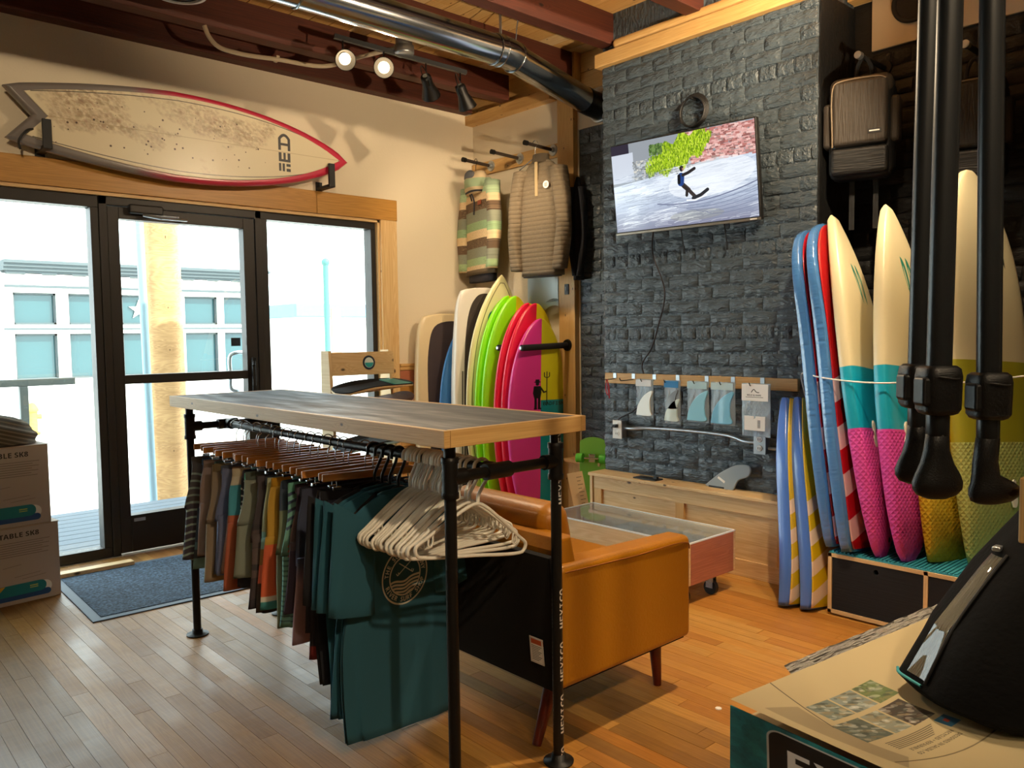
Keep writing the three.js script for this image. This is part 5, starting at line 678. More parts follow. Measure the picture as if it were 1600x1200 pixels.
// ---------- rolling display case ----------
{
  const d = thing('display_case', 'low wooden rolling display case with a clear lid over small compartments', 'display case', [3.13, 0, -3.2]), W = 0.4, L = 0.97, y0 = 0.105, y1 = 0.305, t = 0.018;
  part(d, 'side_panel', bb(0, y0, 0, t, y1, L, 0.002, 'z'), M.ply); part(d, 'side_panel', bb(W - t, y0, 0, W, y1, L, 0.002, 'z'), M.ply);
  part(d, 'end_panel', bb(t, y0, L - t, W - t, y1, L, 0.001, 'x'), M.cedar, 'reddish end panel'); part(d, 'end_panel', bb(t, y0, 0, W - t, y1, t, 0.001, 'x'), M.cedar);
  part(d, 'tray', bb(t, y0, t, W - t, y0 + 0.015, L - t, 0, 'z'), M.ply);
  for (let k = 1; k < 8; k++) part(d, 'divider', bb(t, y0 + 0.015, 0.3 + k * 0.082, W - t, y1 - 0.03, 0.306 + k * 0.082), M.galv); part(d, 'divider', bb(W / 2, y0 + 0.015, 0.38, W / 2 + 0.005, y1 - 0.03, L - t), M.galv);
  for (let k = 0; k < 14; k++) part(d, 'small_fin', mv(extr(smoothShape([[0, 0], [0.01, 0.04], [0.05, 0.07], [0.05, 0.03], [0.06, 0]]), 0.008, 0.002), 0.05 + (k % 2) * 0.18 + rr(0, 0.05), y0 + 0.02, 0.4 + Math.floor(k / 2) * 0.08, 0, rr(0, 3), 0), std(pick(['#2c3034', '#9aa4ab', '#d7dde0', '#3f6f86']), 0.5));
  part(d, 'lid', bb(0.004, y1, 0.004, W - 0.004, y1 + 0.006, L - 0.004), phys('#eef4f6', 0.05, { transmission: 0.88, thickness: 0, ior: 1.5 }));
  part(d, 'lid_edge', [bb(0.0, y1, 0.0, 0.006, y1 + 0.007, L), bb(W - 0.006, y1, 0, W, y1 + 0.007, L), bb(0, y1, L - 0.006, W, y1 + 0.007, L), bb(0, y1, 0, W, y1 + 0.007, 0.006)], std('#dfe7ea', 0.3));
  for (const [x, z] of [[0.05, 0.06], [W - 0.06, 0.06], [0.05, L - 0.07], [W - 0.14, L - 0.05]]) { const k = part(d, 'caster', [rbox(0.06, 0.006, 0.06, x, y0 - 0.003, z, 0.002), bb(x - 0.018, 0.035, z - 0.02, x - 0.014, y0, z + 0.02), bb(x + 0.014, 0.035, z - 0.02, x + 0.018, y0, z + 0.02)], M.steel); part(k, 'wheel', [rod([x - 0.012, 0.036, z], [x + 0.012, 0.036, z], 0.036, 0.036, 28)], M.black); }
}
// ---------- coat rail, coats ----------
{
  const cr = thing('coat_rail', 'wooden coat rail with three pipe pegs on the white corner wall', 'coat rail', [WX, 2.665, -4.7]);
  part(cr, 'board', bb(-0.022, -0.055, -0.47, 0, 0.045, 0.54, 0.003, 'z'), M.fir);
  for (const z of [-0.225, 0.115, 0.475]) { const p = part(cr, 'peg', rod([-0.03, 0.0, z], [-0.3, 0.012, z], 0.0125, 0.0125, 18), std('#4a3f38', 0.45, { metalness: 0.6 })); part(p, 'flange', [rod([-0.022, 0, z], [-0.03, 0, z], 0.042, 0.04, 24), rod([-0.03, 0, z], [-0.05, 0.001, z], 0.019, 0.018, 18)], M.galv); part(p, 'end_cap', rod([-0.285, 0.0115, z], [-0.315, 0.013, z], 0.018, 0.018, 18), M.blackMetal); }
  const stripes = (c, w, h) => { const cols = [['#b99f80', 6], ['#8da083', 8], ['#a9c29a', 9], ['#e0c49a', 9], ['#6b5540', 11], ['#8d917e', 13], ['#9ab88a', 10], ['#e6cb9f', 10], ['#6b5540', 11], ['#8d917e', 12], ['#a4bd8c', 9], ['#e0c49a', 5], ['#78654c', 6]]; let y = 0; const tot = cols.reduce((a, q) => a + q[1], 0); for (const [col, n] of cols) { const hh = n / tot * h; c.fillStyle = col; c.fillRect(0, y, w, hh + 1); for (let i = 0; i < 260; i++) { c.fillStyle = col === '#6b5540' ? pick(['#3e2f24', '#a08a6c']) : 'rgba(70,70,55,0.18)'; c.fillRect(rnd() * w, y + rnd() * hh, 3, 2); } y += hh; } };
  function coat(t, W, H, d, k, mat, sleeveW = 1) {
    const body = []; for (let i = 0; i <= 24; i++) { const v = i / 24, hw = v < 0.14 ? W * (0.15 + 0.35 * (v / 0.14) ** 0.7) : W * (0.5 + 0.02 * Math.sin(v * 3)); body.push({ c: [0, -v * H, 0.006 * Math.sin(v * 6 + k)], a: [hw, 0, 0], b: [0, 0, d * (0.55 + 0.6 * Math.min(1, v * 4))], p: 0.8, f: (a) => 1 + 0.06 * v * Math.sin(5 * a + k) }); }
    part(t, 'body', patchUV(loft(body, 36), (x, y) => [x / W + 0.5, 1 + y / H]), mat);
    for (const s of [-1, 1]) { const R = []; for (let i = 0; i <= 18; i++) { const v = i / 18; R.push({ c: [s * (W * 0.45 + sleeveW * 0.085 * Math.sin(Math.min(1, v * 1.6) * 1.2) - 0.05 * v * v), -0.075 - (H * 0.86) * v, 0.014 + 0.03 * v], a: [0.062 * sleeveW * (1 - 0.2 * v), 0, 0], b: [0, 0, d * 1.15 * (1 - 0.2 * v)], p: 0.9, f: (a) => 1 + 0.06 * Math.sin(4 * a + 9 * v + k) }); } part(t, 'sleeve', patchUV(loft(R, 22), (x, y) => [x / W + 0.5, 1 + y / H + 0.04]), mat); }
  }
  const hd = thing('hoodie', 'striped green, cream and brown hooded pullover on the left peg', 'hoodie', [4.12, 2.555, -4.87], -Math.PI / 2 - 0.25), hm = cloth(canvasTex(256, 512, stripes));
  coat(hd, 0.48, 0.77, 0.05, 1, hm);
  const hood = loft([[0, 0.055, 0.05, 0.10], [-0.03, 0.075, 0.075, 0.12], [-0.07, 0.08, 0.09, 0.13], [-0.12, 0.09, 0.08, 0.13], [-0.17, 0.1, 0.05, 0.12]].map(([y, , d, w], i) => ({ c: [0, y + 0.02, 0.035 + 0.005 * i], a: [w, 0, 0], b: [0, 0, d], f: (a) => 1 + 0.06 * Math.sin(4 * a + i) })), 28);
  part(hd, 'hood', patchUV(hood, (x, y) => [x * 2 + 0.5, y * 4]), cloth(canvasTex(128, 128, (c, w, h) => { c.fillStyle = '#c0ab88'; c.fillRect(0, 0, w, h); c.fillStyle = '#93a684'; c.fillRect(0, 20, w, 34); c.fillStyle = '#2f3038'; c.fillRect(0, 66, w, 7); c.fillRect(0, 104, w, 5); }, true))); part(hd, 'hood_lining', mv(new THREE.SphereGeometry(0.075, 18, 12).scale(1, 0.7, 0.45), 0, -0.02, 0.1), std('#55575c', 0.9));
  part(hd, 'drawstring', [tube([[0.01, -0.1, 0.12], [0.015, -0.2, 0.075], [0.012, -0.31, 0.075]], 0.006, 20, 6), tube([[-0.02, -0.1, 0.12], [-0.025, -0.16, 0.085], [-0.02, -0.2, 0.075]], 0.005, 16, 6)], std('#22242e', 0.8)); part(hd, 'leather_patch', rbox(0.06, 0.035, 0.004, 0.1, -0.225, 0.068, 0.001), std('#8a3d1c', 0.6)); part(hd, 'hem_band', loft([0, 1].map((v) => ({ c: [0, -0.765 - 0.06 * v, 0], a: [0.215, 0, 0], b: [0, 0, 0.05], p: 0.8 })), 30), std('#2e2c33', 0.9));
  const hh = thing('coat_hanger', 'dark wire hanger inside the striped hoodie on the left peg', 'hanger', [4.12, 2.665, -4.87], -Math.PI / 2 - 0.25); part(hh, 'hook', hookWire(0.003, -0.12), M.black); part(hh, 'shoulder_bar', tube([[-0.17, -0.18, 0], [-0.05, -0.12, 0], [0, -0.11, 0], [0.05, -0.12, 0], [0.17, -0.18, 0]], 0.004, 30, 6), M.black);
  hh.position.set(4.1, 2.678, -4.925);
  hd.position.set(4.1, 2.56, -4.86);
  const quilt = cloth(canvasTex(256, 256, (c, w, h) => { c.fillStyle = '#6e604c'; c.fillRect(0, 0, w, h); for (let i = 0; i < 1600; i++) { c.fillStyle = `rgba(${rnd() > 0.5 ? '190,172,140' : '60,50,40'},0.12)`; c.fillRect(rnd() * w, rnd() * h, 8, 1); } })); quilt.bumpMap = dataTex(16, 256, (u, v) => [Math.abs(Math.sin(v * 3.1416 * 26)) ** 0.5], null, false); quilt.bumpScale = 0.005;
  const jk = thing('pullover', 'taupe quilted pullover jacket with a round white badge on the right peg', 'jacket', [4.07, 2.565, -4.16], -Math.PI / 2 + 0.12); coat(jk, 0.36, 0.83, 0.055, 3, quilt);
  part(jk, 'collar', loft([0, 0.5, 1].map((v) => ({ c: [0, -0.03 + 0.06 * v, 0.005], a: [0.075 - 0.012 * v, 0, 0], b: [0, 0, 0.05 - 0.008 * v] })), 24, false), quilt); part(jk, 'zip_placket', bb(-0.012, -0.27, 0.052, 0.012, -0.03, 0.062, 0.002), std('#a8926c', 0.7)); part(jk, 'badge', mv(rod([0, 0, 0], [0, 0, 0.003], 0.026, 0.026, 28), 0.095, -0.2, 0.067), M.white); for (let k = 0; k < 3; k++) part(jk.children.at(-1), 'badge_print', bb(0.083, -0.212 + k * 0.009, 0.0701, 0.107, -0.208 + k * 0.009, 0.0706), std('#6a5a48'));
  part(jk, 'hem_lining', loft([0, 1].map((v) => ({ c: [0, -0.825 - 0.012 * v, 0], a: [0.172, 0, 0], b: [0, 0, 0.055] })), 24), std('#3c3f45', 0.9));
  const jh = thing('coat_hanger', 'wire hanger inside the taupe pullover on the right peg', 'hanger', [4.07, 2.685, -4.22], -Math.PI / 2 + 0.12); part(jh, 'hook', hookWire(0.003, -0.11), M.steel); part(jh, 'shoulder_bar', tube([[-0.15, -0.17, 0], [-0.05, -0.12, 0], [0, -0.1, 0], [0.05, -0.12, 0], [0.15, -0.17, 0]], 0.004, 30, 6), M.steel);
  const nj = thing('jacket', 'dark navy jacket hanging beyond the post beside the taupe pullover', 'jacket', [4.215, 2.42, -3.94], -Math.PI / 2 + 0.5); coat(nj, 0.07, 0.72, 0.04, 5, new THREE.MeshPhysicalMaterial({ color: '#12141d', roughness: 0.85, sheen: 0.2 }), 0.4);
  mono('hanging_sheet', (() => { const g = new THREE.PlaneGeometry(0.34, 0.36, 14, 14), p = g.attributes.position; for (let i = 0; i < p.count; i++) { const x = p.getX(i), y = p.getY(i); if (y < -0.12) p.setY(i, y + 0.05 * Math.sin(x * 12)); p.setZ(i, 0.012 * Math.sin(x * 14)); } const b = g.clone(); b.translate(0, 0, -0.003); const ix = b.index.array; for (let i = 0; i < ix.length; i += 3) { const q = ix[i]; ix[i] = ix[i + 1]; ix[i + 1] = q; } g.computeVertexNormals(); b.computeVertexNormals(); return mv(join([g, b]), 0, 0, 0, 0, -Math.PI / 2, 0); })(), phys('#cfdfe2', 0.3, { transmission: 0.3, thickness: 0 }), 'pale translucent sheet on the wall below the taupe pullover', 'sheet', [4.255, 1.66, -4.35]);
  const sw = thing('light_switch', 'small black switch on the wooden post', 'switch', [4.232, 1.64, -4.075]); part(sw, 'plate', rbox(0.008, 0.075, 0.04, 0, 0, 0, 0.002), M.black); part(sw, 'toggle', rbox(0.006, 0.028, 0.016, -0.006, 0.004, 0, 0.002), std('#3a3a3c', 0.4));
}
// ---------- backpacks ----------
{
  const peg = (label, p, L) => { const t = thing('wall_peg', label, 'peg', p); part(t, 'rod', rod([0, 0, 0], [-L, 0, 0], 0.012, 0.012, 16), M.blackMetal); part(t, 'flange', rod([0, 0, 0], [-0.012, 0, 0], 0.04, 0.038, 20), M.blackMetal); part(t, 'end_cap', [rod([-L + 0.02, 0, 0], [-L - 0.012, 0, 0], 0.018, 0.018, 18), rod([-L - 0.012, 0, 0], [-L - 0.014, 0, 0], 0.014, 0.014, 18)], M.galv); };
  peg('metal tipped peg above the brown backpack in the dark alcove', [WX, 2.66, -1.835], 0.3); peg('metal tipped peg above the backpack hidden behind the paddles', [WX, 2.58, -1.35], 0.3);
  const weave = (hexc) => new THREE.MeshPhysicalMaterial({ color: hexc, roughness: 0.6, sheen: 0.3, bumpMap: dataTex(128, 128, (u, v) => [0.5 * fbm(u, v, 3, 40, 2, 3) + 0.5 * fbm(u, v, 4, 4, 3, 8)], [0.2, 0.2], false), bumpScale: 0.004 });
  function backpack(label, pos, turn, c1, c2, s) {
    const t = thing('backpack', label, 'backpack', pos, turn), brown = weave(c1), dark = weave(c2);
    part(t, 'body', rbox(0.3, 0.46, 0.14, 0, -0.28, 0, 0.05, 5), dark);
    const hood = rbox(0.285, 0.1, 0.16, 0, -0.07, 0.01, 0.04, 5); part(t, 'top_lid', hood, brown);
    part(t, 'front_panel', mv(rbox(0.25, 0.31, 0.05, 0, 0, 0, 0.02, 4), 0.0, -0.2, 0.085), brown); part(t, 'side_pocket', rbox(0.05, 0.22, 0.1, -0.15, -0.24, 0.01, 0.02, 3), brown); part(t, 'side_pocket', rbox(0.05, 0.22, 0.1, 0.15, -0.24, 0.01, 0.02, 3), brown);
    part(t, 'lower_pocket', rbox(0.26, 0.13, 0.06, 0, -0.43, 0.075, 0.02, 4), dark); part(t, 'zip', tube([[-0.12, -0.36, 0.11], [-0.115, -0.06, 0.107], [-0.09, -0.045, 0.1], [0.09, -0.045, 0.1], [0.118, -0.06, 0.107]], 0.004, 50, 6), std('#7a6a55', 0.5));
    part(t, 'handle', tube([[-0.04, -0.03, -0.04], [-0.03, 0.05, -0.03], [0, 0.09, -0.02], [0.03, 0.05, -0.03], [0.04, -0.03, -0.04]], 0.01, 30, 8), dark); for (const x of [-0.06, 0.05]) part(t, 'strap', [bb(x, -0.75, -0.02, x + 0.025, -0.49, -0.016), bb(x, -0.5, -0.02, x + 0.025, -0.48, 0.03)], dark); part(t, 'name_patch', rbox(0.06, 0.022, 0.003, 0.07, -0.3, 0.111, 0.001), M.black); part(t.children.at(-1), 'patch_print', bb(0.047, -0.303, 0.1126, 0.093, -0.297, 0.113), M.white); t.scale.setScalar(s); return t;
  }
  backpack('brown backpack with a dark lower pocket hanging in the black alcove', [4.0, 2.565, -1.82], -Math.PI / 2 + 0.28, '#352e26', '#0c0d0e', 1);
  backpack('dark grey backpack half hidden behind the paddles in the alcove', [4.12, 2.47, -1.36], -Math.PI / 2 + 0.2, '#1b1816', '#0c0c0d', 0.95);
}
// ---------- paddles hanging in front of the alcove ----------
{
  const carbon = phys('#121416', 0.34, { specularIntensity: 0.7 }), rub = phys('#0a0a0b', 0.4, { specularIntensity: 0.7, bumpMap: fineNoise, bumpScale: 0.0003 });
  function paddle(label, x, y, z, turn, k) { // y is the bottom of the clamp
    const t = thing('paddle', label, 'paddle', [x, y, z], turn), el = (pts, p = 0.85) => loft(pts.map(([cx, cy, a, b]) => ({ c: [cx, cy, 0], a: [a, 0, 0], b: [0, 0, b], p })), 28);
    part(t, 'shaft', el([[0.0, 0.03, 0.0158, 0.0135], [0.01 * k, 0.8, 0.0158, 0.0135], [0.014 * k, 1.1, 0.0158, 0.0135]]), carbon);
    part(t, 'blade', el([[0.014 * k, 1.05, 0.018, 0.015], [0.014 * k, 1.16, 0.05, 0.012], [0.014 * k, 1.3, 0.09, 0.009], [0.014 * k, 1.45, 0.1, 0.007], [0.014 * k, 1.56, 0.08, 0.006], [0.014 * k, 1.6, 0.03, 0.004]]), carbon);
    part(t, 'clamp', el([[0, -0.002, 0.017, 0.016], [0, 0.0, 0.022, 0.02], [0, 0.006, 0.0255, 0.0235], [0, 0.05, 0.0265, 0.0245], [0, 0.06, 0.0245, 0.023], [0, 0.064, 0.02, 0.018]], 0.6), rub); part(t, 'clamp_lever', rbox(0.014, 0.04, 0.03, -0.0235, 0.03, 0.004, 0.006), rub); part(t, 'clamp_seam', [tube([[-0.026, 0.05, 0.0], [-0.012, 0.05, 0.0245], [0.012, 0.047, 0.025], [0.027, 0.052, 0.004]], 0.0012, 24, 6)], M.black);
    part(t, 'inner_shaft', el([[0, 0.01, 0.0145, 0.013], [0, -0.03, 0.0145, 0.013]]), carbon);
    part(t, 'grip', el(k > 0 ? [[0, -0.028, 0.0145, 0.013], [-0.001, -0.05, 0.0165, 0.0135], [0.0, -0.068, 0.022, 0.015], [0.001, -0.083, 0.03, 0.017], [0.001, -0.094, 0.034, 0.0185], [0.001, -0.103, 0.033, 0.018], [0, -0.111, 0.027, 0.014], [0, -0.116, 0.014, 0.008]] : [[0, -0.028, 0.0155, 0.0135], [-0.003, -0.06, 0.0165, 0.0135], [-0.002, -0.08, 0.0185, 0.0145], [0.008, -0.091, 0.03, 0.0165], [0.012, -0.1, 0.037, 0.018], [0.011, -0.109, 0.036, 0.0175], [0.007, -0.117, 0.029, 0.0135], [0.003, -0.121, 0.016, 0.008]], 0.95), rub); return t;
  }
  paddle('black paddle hanging handle down, leftmost of the three', 1.252, 1.192, -0.48, -0.75, 1);
  paddle('black paddle hanging handle down, overlapping in the middle of the three', 1.148, 1.194, -0.415, -0.7, 1);
  paddle('black paddle hanging handle down with an offset grip, rightmost of the three', 1.243, 1.182, -0.383, -0.7, -1);
  const rk = thing('paddle_rack', 'wooden bracket under the ceiling that carries the paddles', 'rack', [1.21, 2.86, -0.42]); part(rk, 'beam', bb(-0.25, 0.0, -0.12, 0.3, 0.04, 0.12, 0.004, 'x'), M.fir); for (const x of [-0.2, 0.25]) part(rk, 'post', bb(x - 0.02, 0.04, -0.02, x + 0.02, CEIL - 2.86, 0.02, 0.003, 'y'), M.fir);
  // slim upright at the right edge of view with a wooden arm
  const st = thing('display_stand', 'pale display stand at the right edge with a wooden arm', 'stand', [1.27, 0, -0.3]); part(st, 'post', bb(0, 0.0, -0.012, 0.03, 2.3, 0.012, 0.003, 'y'), M.beige); part(st, 'wooden_arm', bb(-0.04, 1.015, -0.04, 0.2, 1.105, 0.005, 0.003, 'x'), M.fir); part(st, 'foot', bb(-0.1, 0, -0.15, 0.15, 0.03, 0.1, 0.004), M.beige);
}

{ // added uplighter right of the viewpoint, out of view, brightens the ceiling
  const l = thing('added_uplighter', 'added black uplighter out of view beside the large carton, brightens the ceiling', 'lamp', [2.5, 0, -0.3]);
  part(l, 'base', lathe([[0, 0], [0.13, 0], [0.13, 0.012], [0.02, 0.03], [0, 0.03]]), M.black); part(l, 'pole', rod([0, 0.02, 0], [0, 1.42, 0], 0.011), M.black);
  part(l, 'lamp_shade', lathe([[0.015, 1.42], [0.05, 1.43], [0.09, 1.52], [0.087, 1.521], [0.045, 1.437], [0.0, 1.435]], 0, 0, 0, 30), M.black); part(l, 'bulb', ball(0, 1.475, 0, 0.028), std('#fff3dc', 0.5, { emissive: new THREE.Color().setRGB(1, 0.75, 0.45), emissiveIntensity: 4 }));
  const s = new THREE.SpotLight(WARM, 40, 0, 0.55, 0.5, 2); s.position.set(2.5, 1.53, -0.3); s.target.position.set(3.2, 3.29, -2.75); s.castShadow = true; s.shadow.radius = 2; scene.add(s, s.target);
}
// ---------- foreground carton, bag ----------
{
  const yaw = -0.12, c = thing('large_carton', 'large worn carton with a teal printed side and a photo printed top', 'carton', [1.665, 0, -1.065], yaw), W = 1.05, L = 0.62, H = 0.4; // x right, z towards the camera
  const side = canvasTex(512, 512, (q, w, h) => { q.fillStyle = '#1f93a3'; q.fillRect(0, 0, w, h); for (let i = 0; i < 900; i++) { q.fillStyle = `rgba(${rnd() > 0.5 ? '40,150,160' : '8,70,84'},0.16)`; q.beginPath(); q.arc(rnd() * w, rnd() * h, 8 + rnd() * 22, 0, 7); q.fill(); } q.save(); q.translate(88, 92); q.rotate(-0.02); q.fillStyle = '#0e1013'; q.strokeStyle = '#cfd6d6'; q.lineWidth = 5; q.beginPath(); q.roundRect(-6, -78, 330, 150, 26); q.fill(); q.stroke(); q.fillStyle = '#e9ecec'; q.font = 'bold 104px sans-serif'; q.fillText('EXO', 24, 38); q.restore(); });
  const top = canvasTex(1024, 640, (q, w, h) => { q.fillStyle = '#b9a981'; q.fillRect(0, 0, w, h); q.fillStyle = 'rgba(110,98,74,0.4)'; q.beginPath(); q.moveTo(30, 80); q.lineTo(105, 118); q.quadraticCurveTo(70, 260, 100, 400); q.lineTo(50, 430); q.quadraticCurveTo(20, 240, 30, 80); q.fill();
    const pics = [[120, 128, 86, 78, '#6d7a72'], [213, 128, 88, 78, '#7f8b86'], [308, 128, 84, 80, '#5f7040'], [86, 222, 104, 92, '#566055'], [198, 222, 68, 92, '#8a8f80'], [274, 222, 90, 94, '#3b3128']]; for (const [x, y, a, b, col] of pics) { q.save(); q.beginPath(); q.rect(x, y, a, b); q.clip(); q.translate(x, y); q.fillStyle = col; q.fillRect(0, 0, a, b); for (let i = 0; i < 50; i++) { q.fillStyle = `rgba(${pick(['225,225,215', '50,58,48', '130,140,125', '150,130,90'])},0.4)`; q.beginPath(); q.ellipse(rnd() * a, rnd() * b, 4 + rnd() * 14, 2 + rnd() * 6, 0.4, 0, 7); q.fill(); } q.restore(); }
    q.fillStyle = '#57503f'; q.save(); q.translate(318, 386); q.rotate(Math.PI); q.font = 'bold 15px sans-serif'; q.fillText('DESIGNED IN SALIDA, CO', 0, -10); q.fillText('RECYCLED + REPAIRABLE', 0, 10); q.restore(); for (let k = 0; k < 6; k++) q.fillRect(120, 334 + k * 6, 190 - k * 8, 2.4); q.fillStyle = '#3a6f8c'; q.fillRect(330, 330, 46, 42); q.fillStyle = '#b2442e'; q.fillRect(346, 342, 14, 14); q.strokeStyle = '#4a4030'; q.lineWidth = 3; q.beginPath(); q.moveTo(150, 0); q.lineTo(86, 230); q.stroke(); q.strokeStyle = 'rgba(60,50,35,0.6)'; q.lineWidth = 4; q.beginPath(); q.moveTo(48, 400); q.quadraticCurveTo(250, 480, 500, 430); q.stroke(); });
  const kraft = std('#c9b78f', 0.8);
  part(c, 'carton_body', bb(0.004, 0.0, 0.0, W, H - 0.045, L), kraft);
  part(c, 'printed_side', patchUV(bb(0, 0, 0, 0.004, H, L), (x, y, z) => [z / L * 0.9, y / H]), new THREE.MeshStandardMaterial({ map: side, roughness: 0.55 }));
  const tg = new THREE.PlaneGeometry(W, L, 30, 20); { const p = tg.attributes.position; for (let i = 0; i < p.count; i++) { const u = p.getX(i) / W + 0.5, v = 0.5 - p.getY(i) / L; p.setZ(i, 0.004 - 0.03 * Math.sin(u * 3.1) * Math.sin(v * 3.1) * (1 + 0.4 * Math.sin(u * 9)) + 0.0 * v + 0.012); } tg.computeVertexNormals(); }
  part(c, 'printed_top', mv(tg, W / 2, H, L / 2, -Math.PI / 2, 0, 0), new THREE.MeshStandardMaterial({ map: top, roughness: 0.6, side: THREE.DoubleSide }));
  const wrapT = dataTex(128, 128, (u, v) => [fbm(u, v, 6, 3, 4, 9)], [0.3, 0.3], false);
  part(c, 'plastic_wrap', (() => { const g = new THREE.PlaneGeometry(0.8, 0.065, 60, 8), p = g.attributes.position; for (let i = 0; i < p.count; i++) p.setZ(i, 0.022 * (vnoise(p.getX(i) * 24 + 60, p.getY(i) * 40 + 40, 999, 999, 4) - 0.3)); g.computeVertexNormals(); return mv(g, 0.68, H - 0.004, -0.022, -Math.PI / 2 + 0.6, 0, 0.0); })(), phys('#b3b0aa', 0.13, { side: THREE.DoubleSide, bumpMap: wrapT, bumpScale: 0.03, clearcoat: 1 }));
  // black gear bag lying on the carton and leaning on the stand
  const bm = phys('#070708', 0.8, { specularIntensity: 0.3, bumpMap: fineNoise, bumpScale: 0.001 }), b = thing('gear_bag', 'black fabric gear bag with a clear window leaning over the carton', 'bag', [0, 0, 0]);
  const RG = [[2.12, 0.413, -0.6, -0.02, -0.2, -0.15], [2.115, 0.44, -0.6, -0.02, -0.23, -0.17], [2.15, 0.58, -0.58, 0.0, -0.2, -0.15], [2.23, 0.72, -0.52, 0.0, -0.19, -0.125], [2.31, 0.88, -0.46, 0, -0.15, -0.09], [2.36, 1.0, -0.41, 0, -0.1, -0.05], [2.38, 1.03, -0.4, 0, -0.03, -0.02]].map(([x, y, z, ax, az, bx], i) => ({ c: [x, y, z], a: [ax, 0, az], b: [bx, 0, 0.03], f: (t) => 1 + 0.035 * Math.sin(5 * t + i) + 0.02 * Math.sin(9 * t - i) }));
  part(b, 'bag_body', loft(RG, 48), bm);
  const on = (s, t, k) => { const i = Math.min(RG.length - 2, Math.floor(s)), e = s - i, P = [0, 1].map((d) => { const q = RG[i + d], f = q.f(t) * k; return [0, 1, 2].map((n) => q.c[n] + (q.a[n] * Math.cos(t) + q.b[n] * Math.sin(t)) * f); }); return P[0].map((v, n) => v + (P[1][n] - v) * e); };
  const grid = (s0, s1, t0, t1, k) => { const g = new THREE.PlaneGeometry(1, 1, 6, 24), p = g.attributes.position; for (let i = 0; i < p.count; i++) { const u = p.getX(i) + 0.5, v = p.getY(i) + 0.5; p.setXYZ(i, ...on(s0 + (s1 - s0) * v, t0 + (t1 - t0) * u, k)); } g.computeVertexNormals(); return g; };
  part(b, 'clear_window', grid(1.15, 3.2, 0.42, 0.72, 1.025), phys('#6f6a58', 0.2, { clearcoat: 0.8, side: THREE.DoubleSide, bumpMap: wrapT, bumpScale: 0.01 }), 'cloudy clear window strip');
  part(b, 'zip', tube([1.12, 1.6, 2.2, 2.8, 3.25].map((s) => on(s, 0.76, 1.03)), 0.004, 40, 6), M.black); part(b, 'teal_piping', tube([0.15, 0.3, 0.5, 0.7].map((t) => on(1.05, t, 1.02)), 0.004, 20, 6), std('#3aa0ac', 0.6)); part(b, 'teal_tab', grid(3.9, 4.5, 0.2, 0.35, 1.03), std('#3aa0ac', 0.6, { side: THREE.DoubleSide })); part(b, 'buckle', rbox(0.03, 0.012, 0.02, ...on(3.3, 0.55, 1.06), 0.004), M.galv);
}
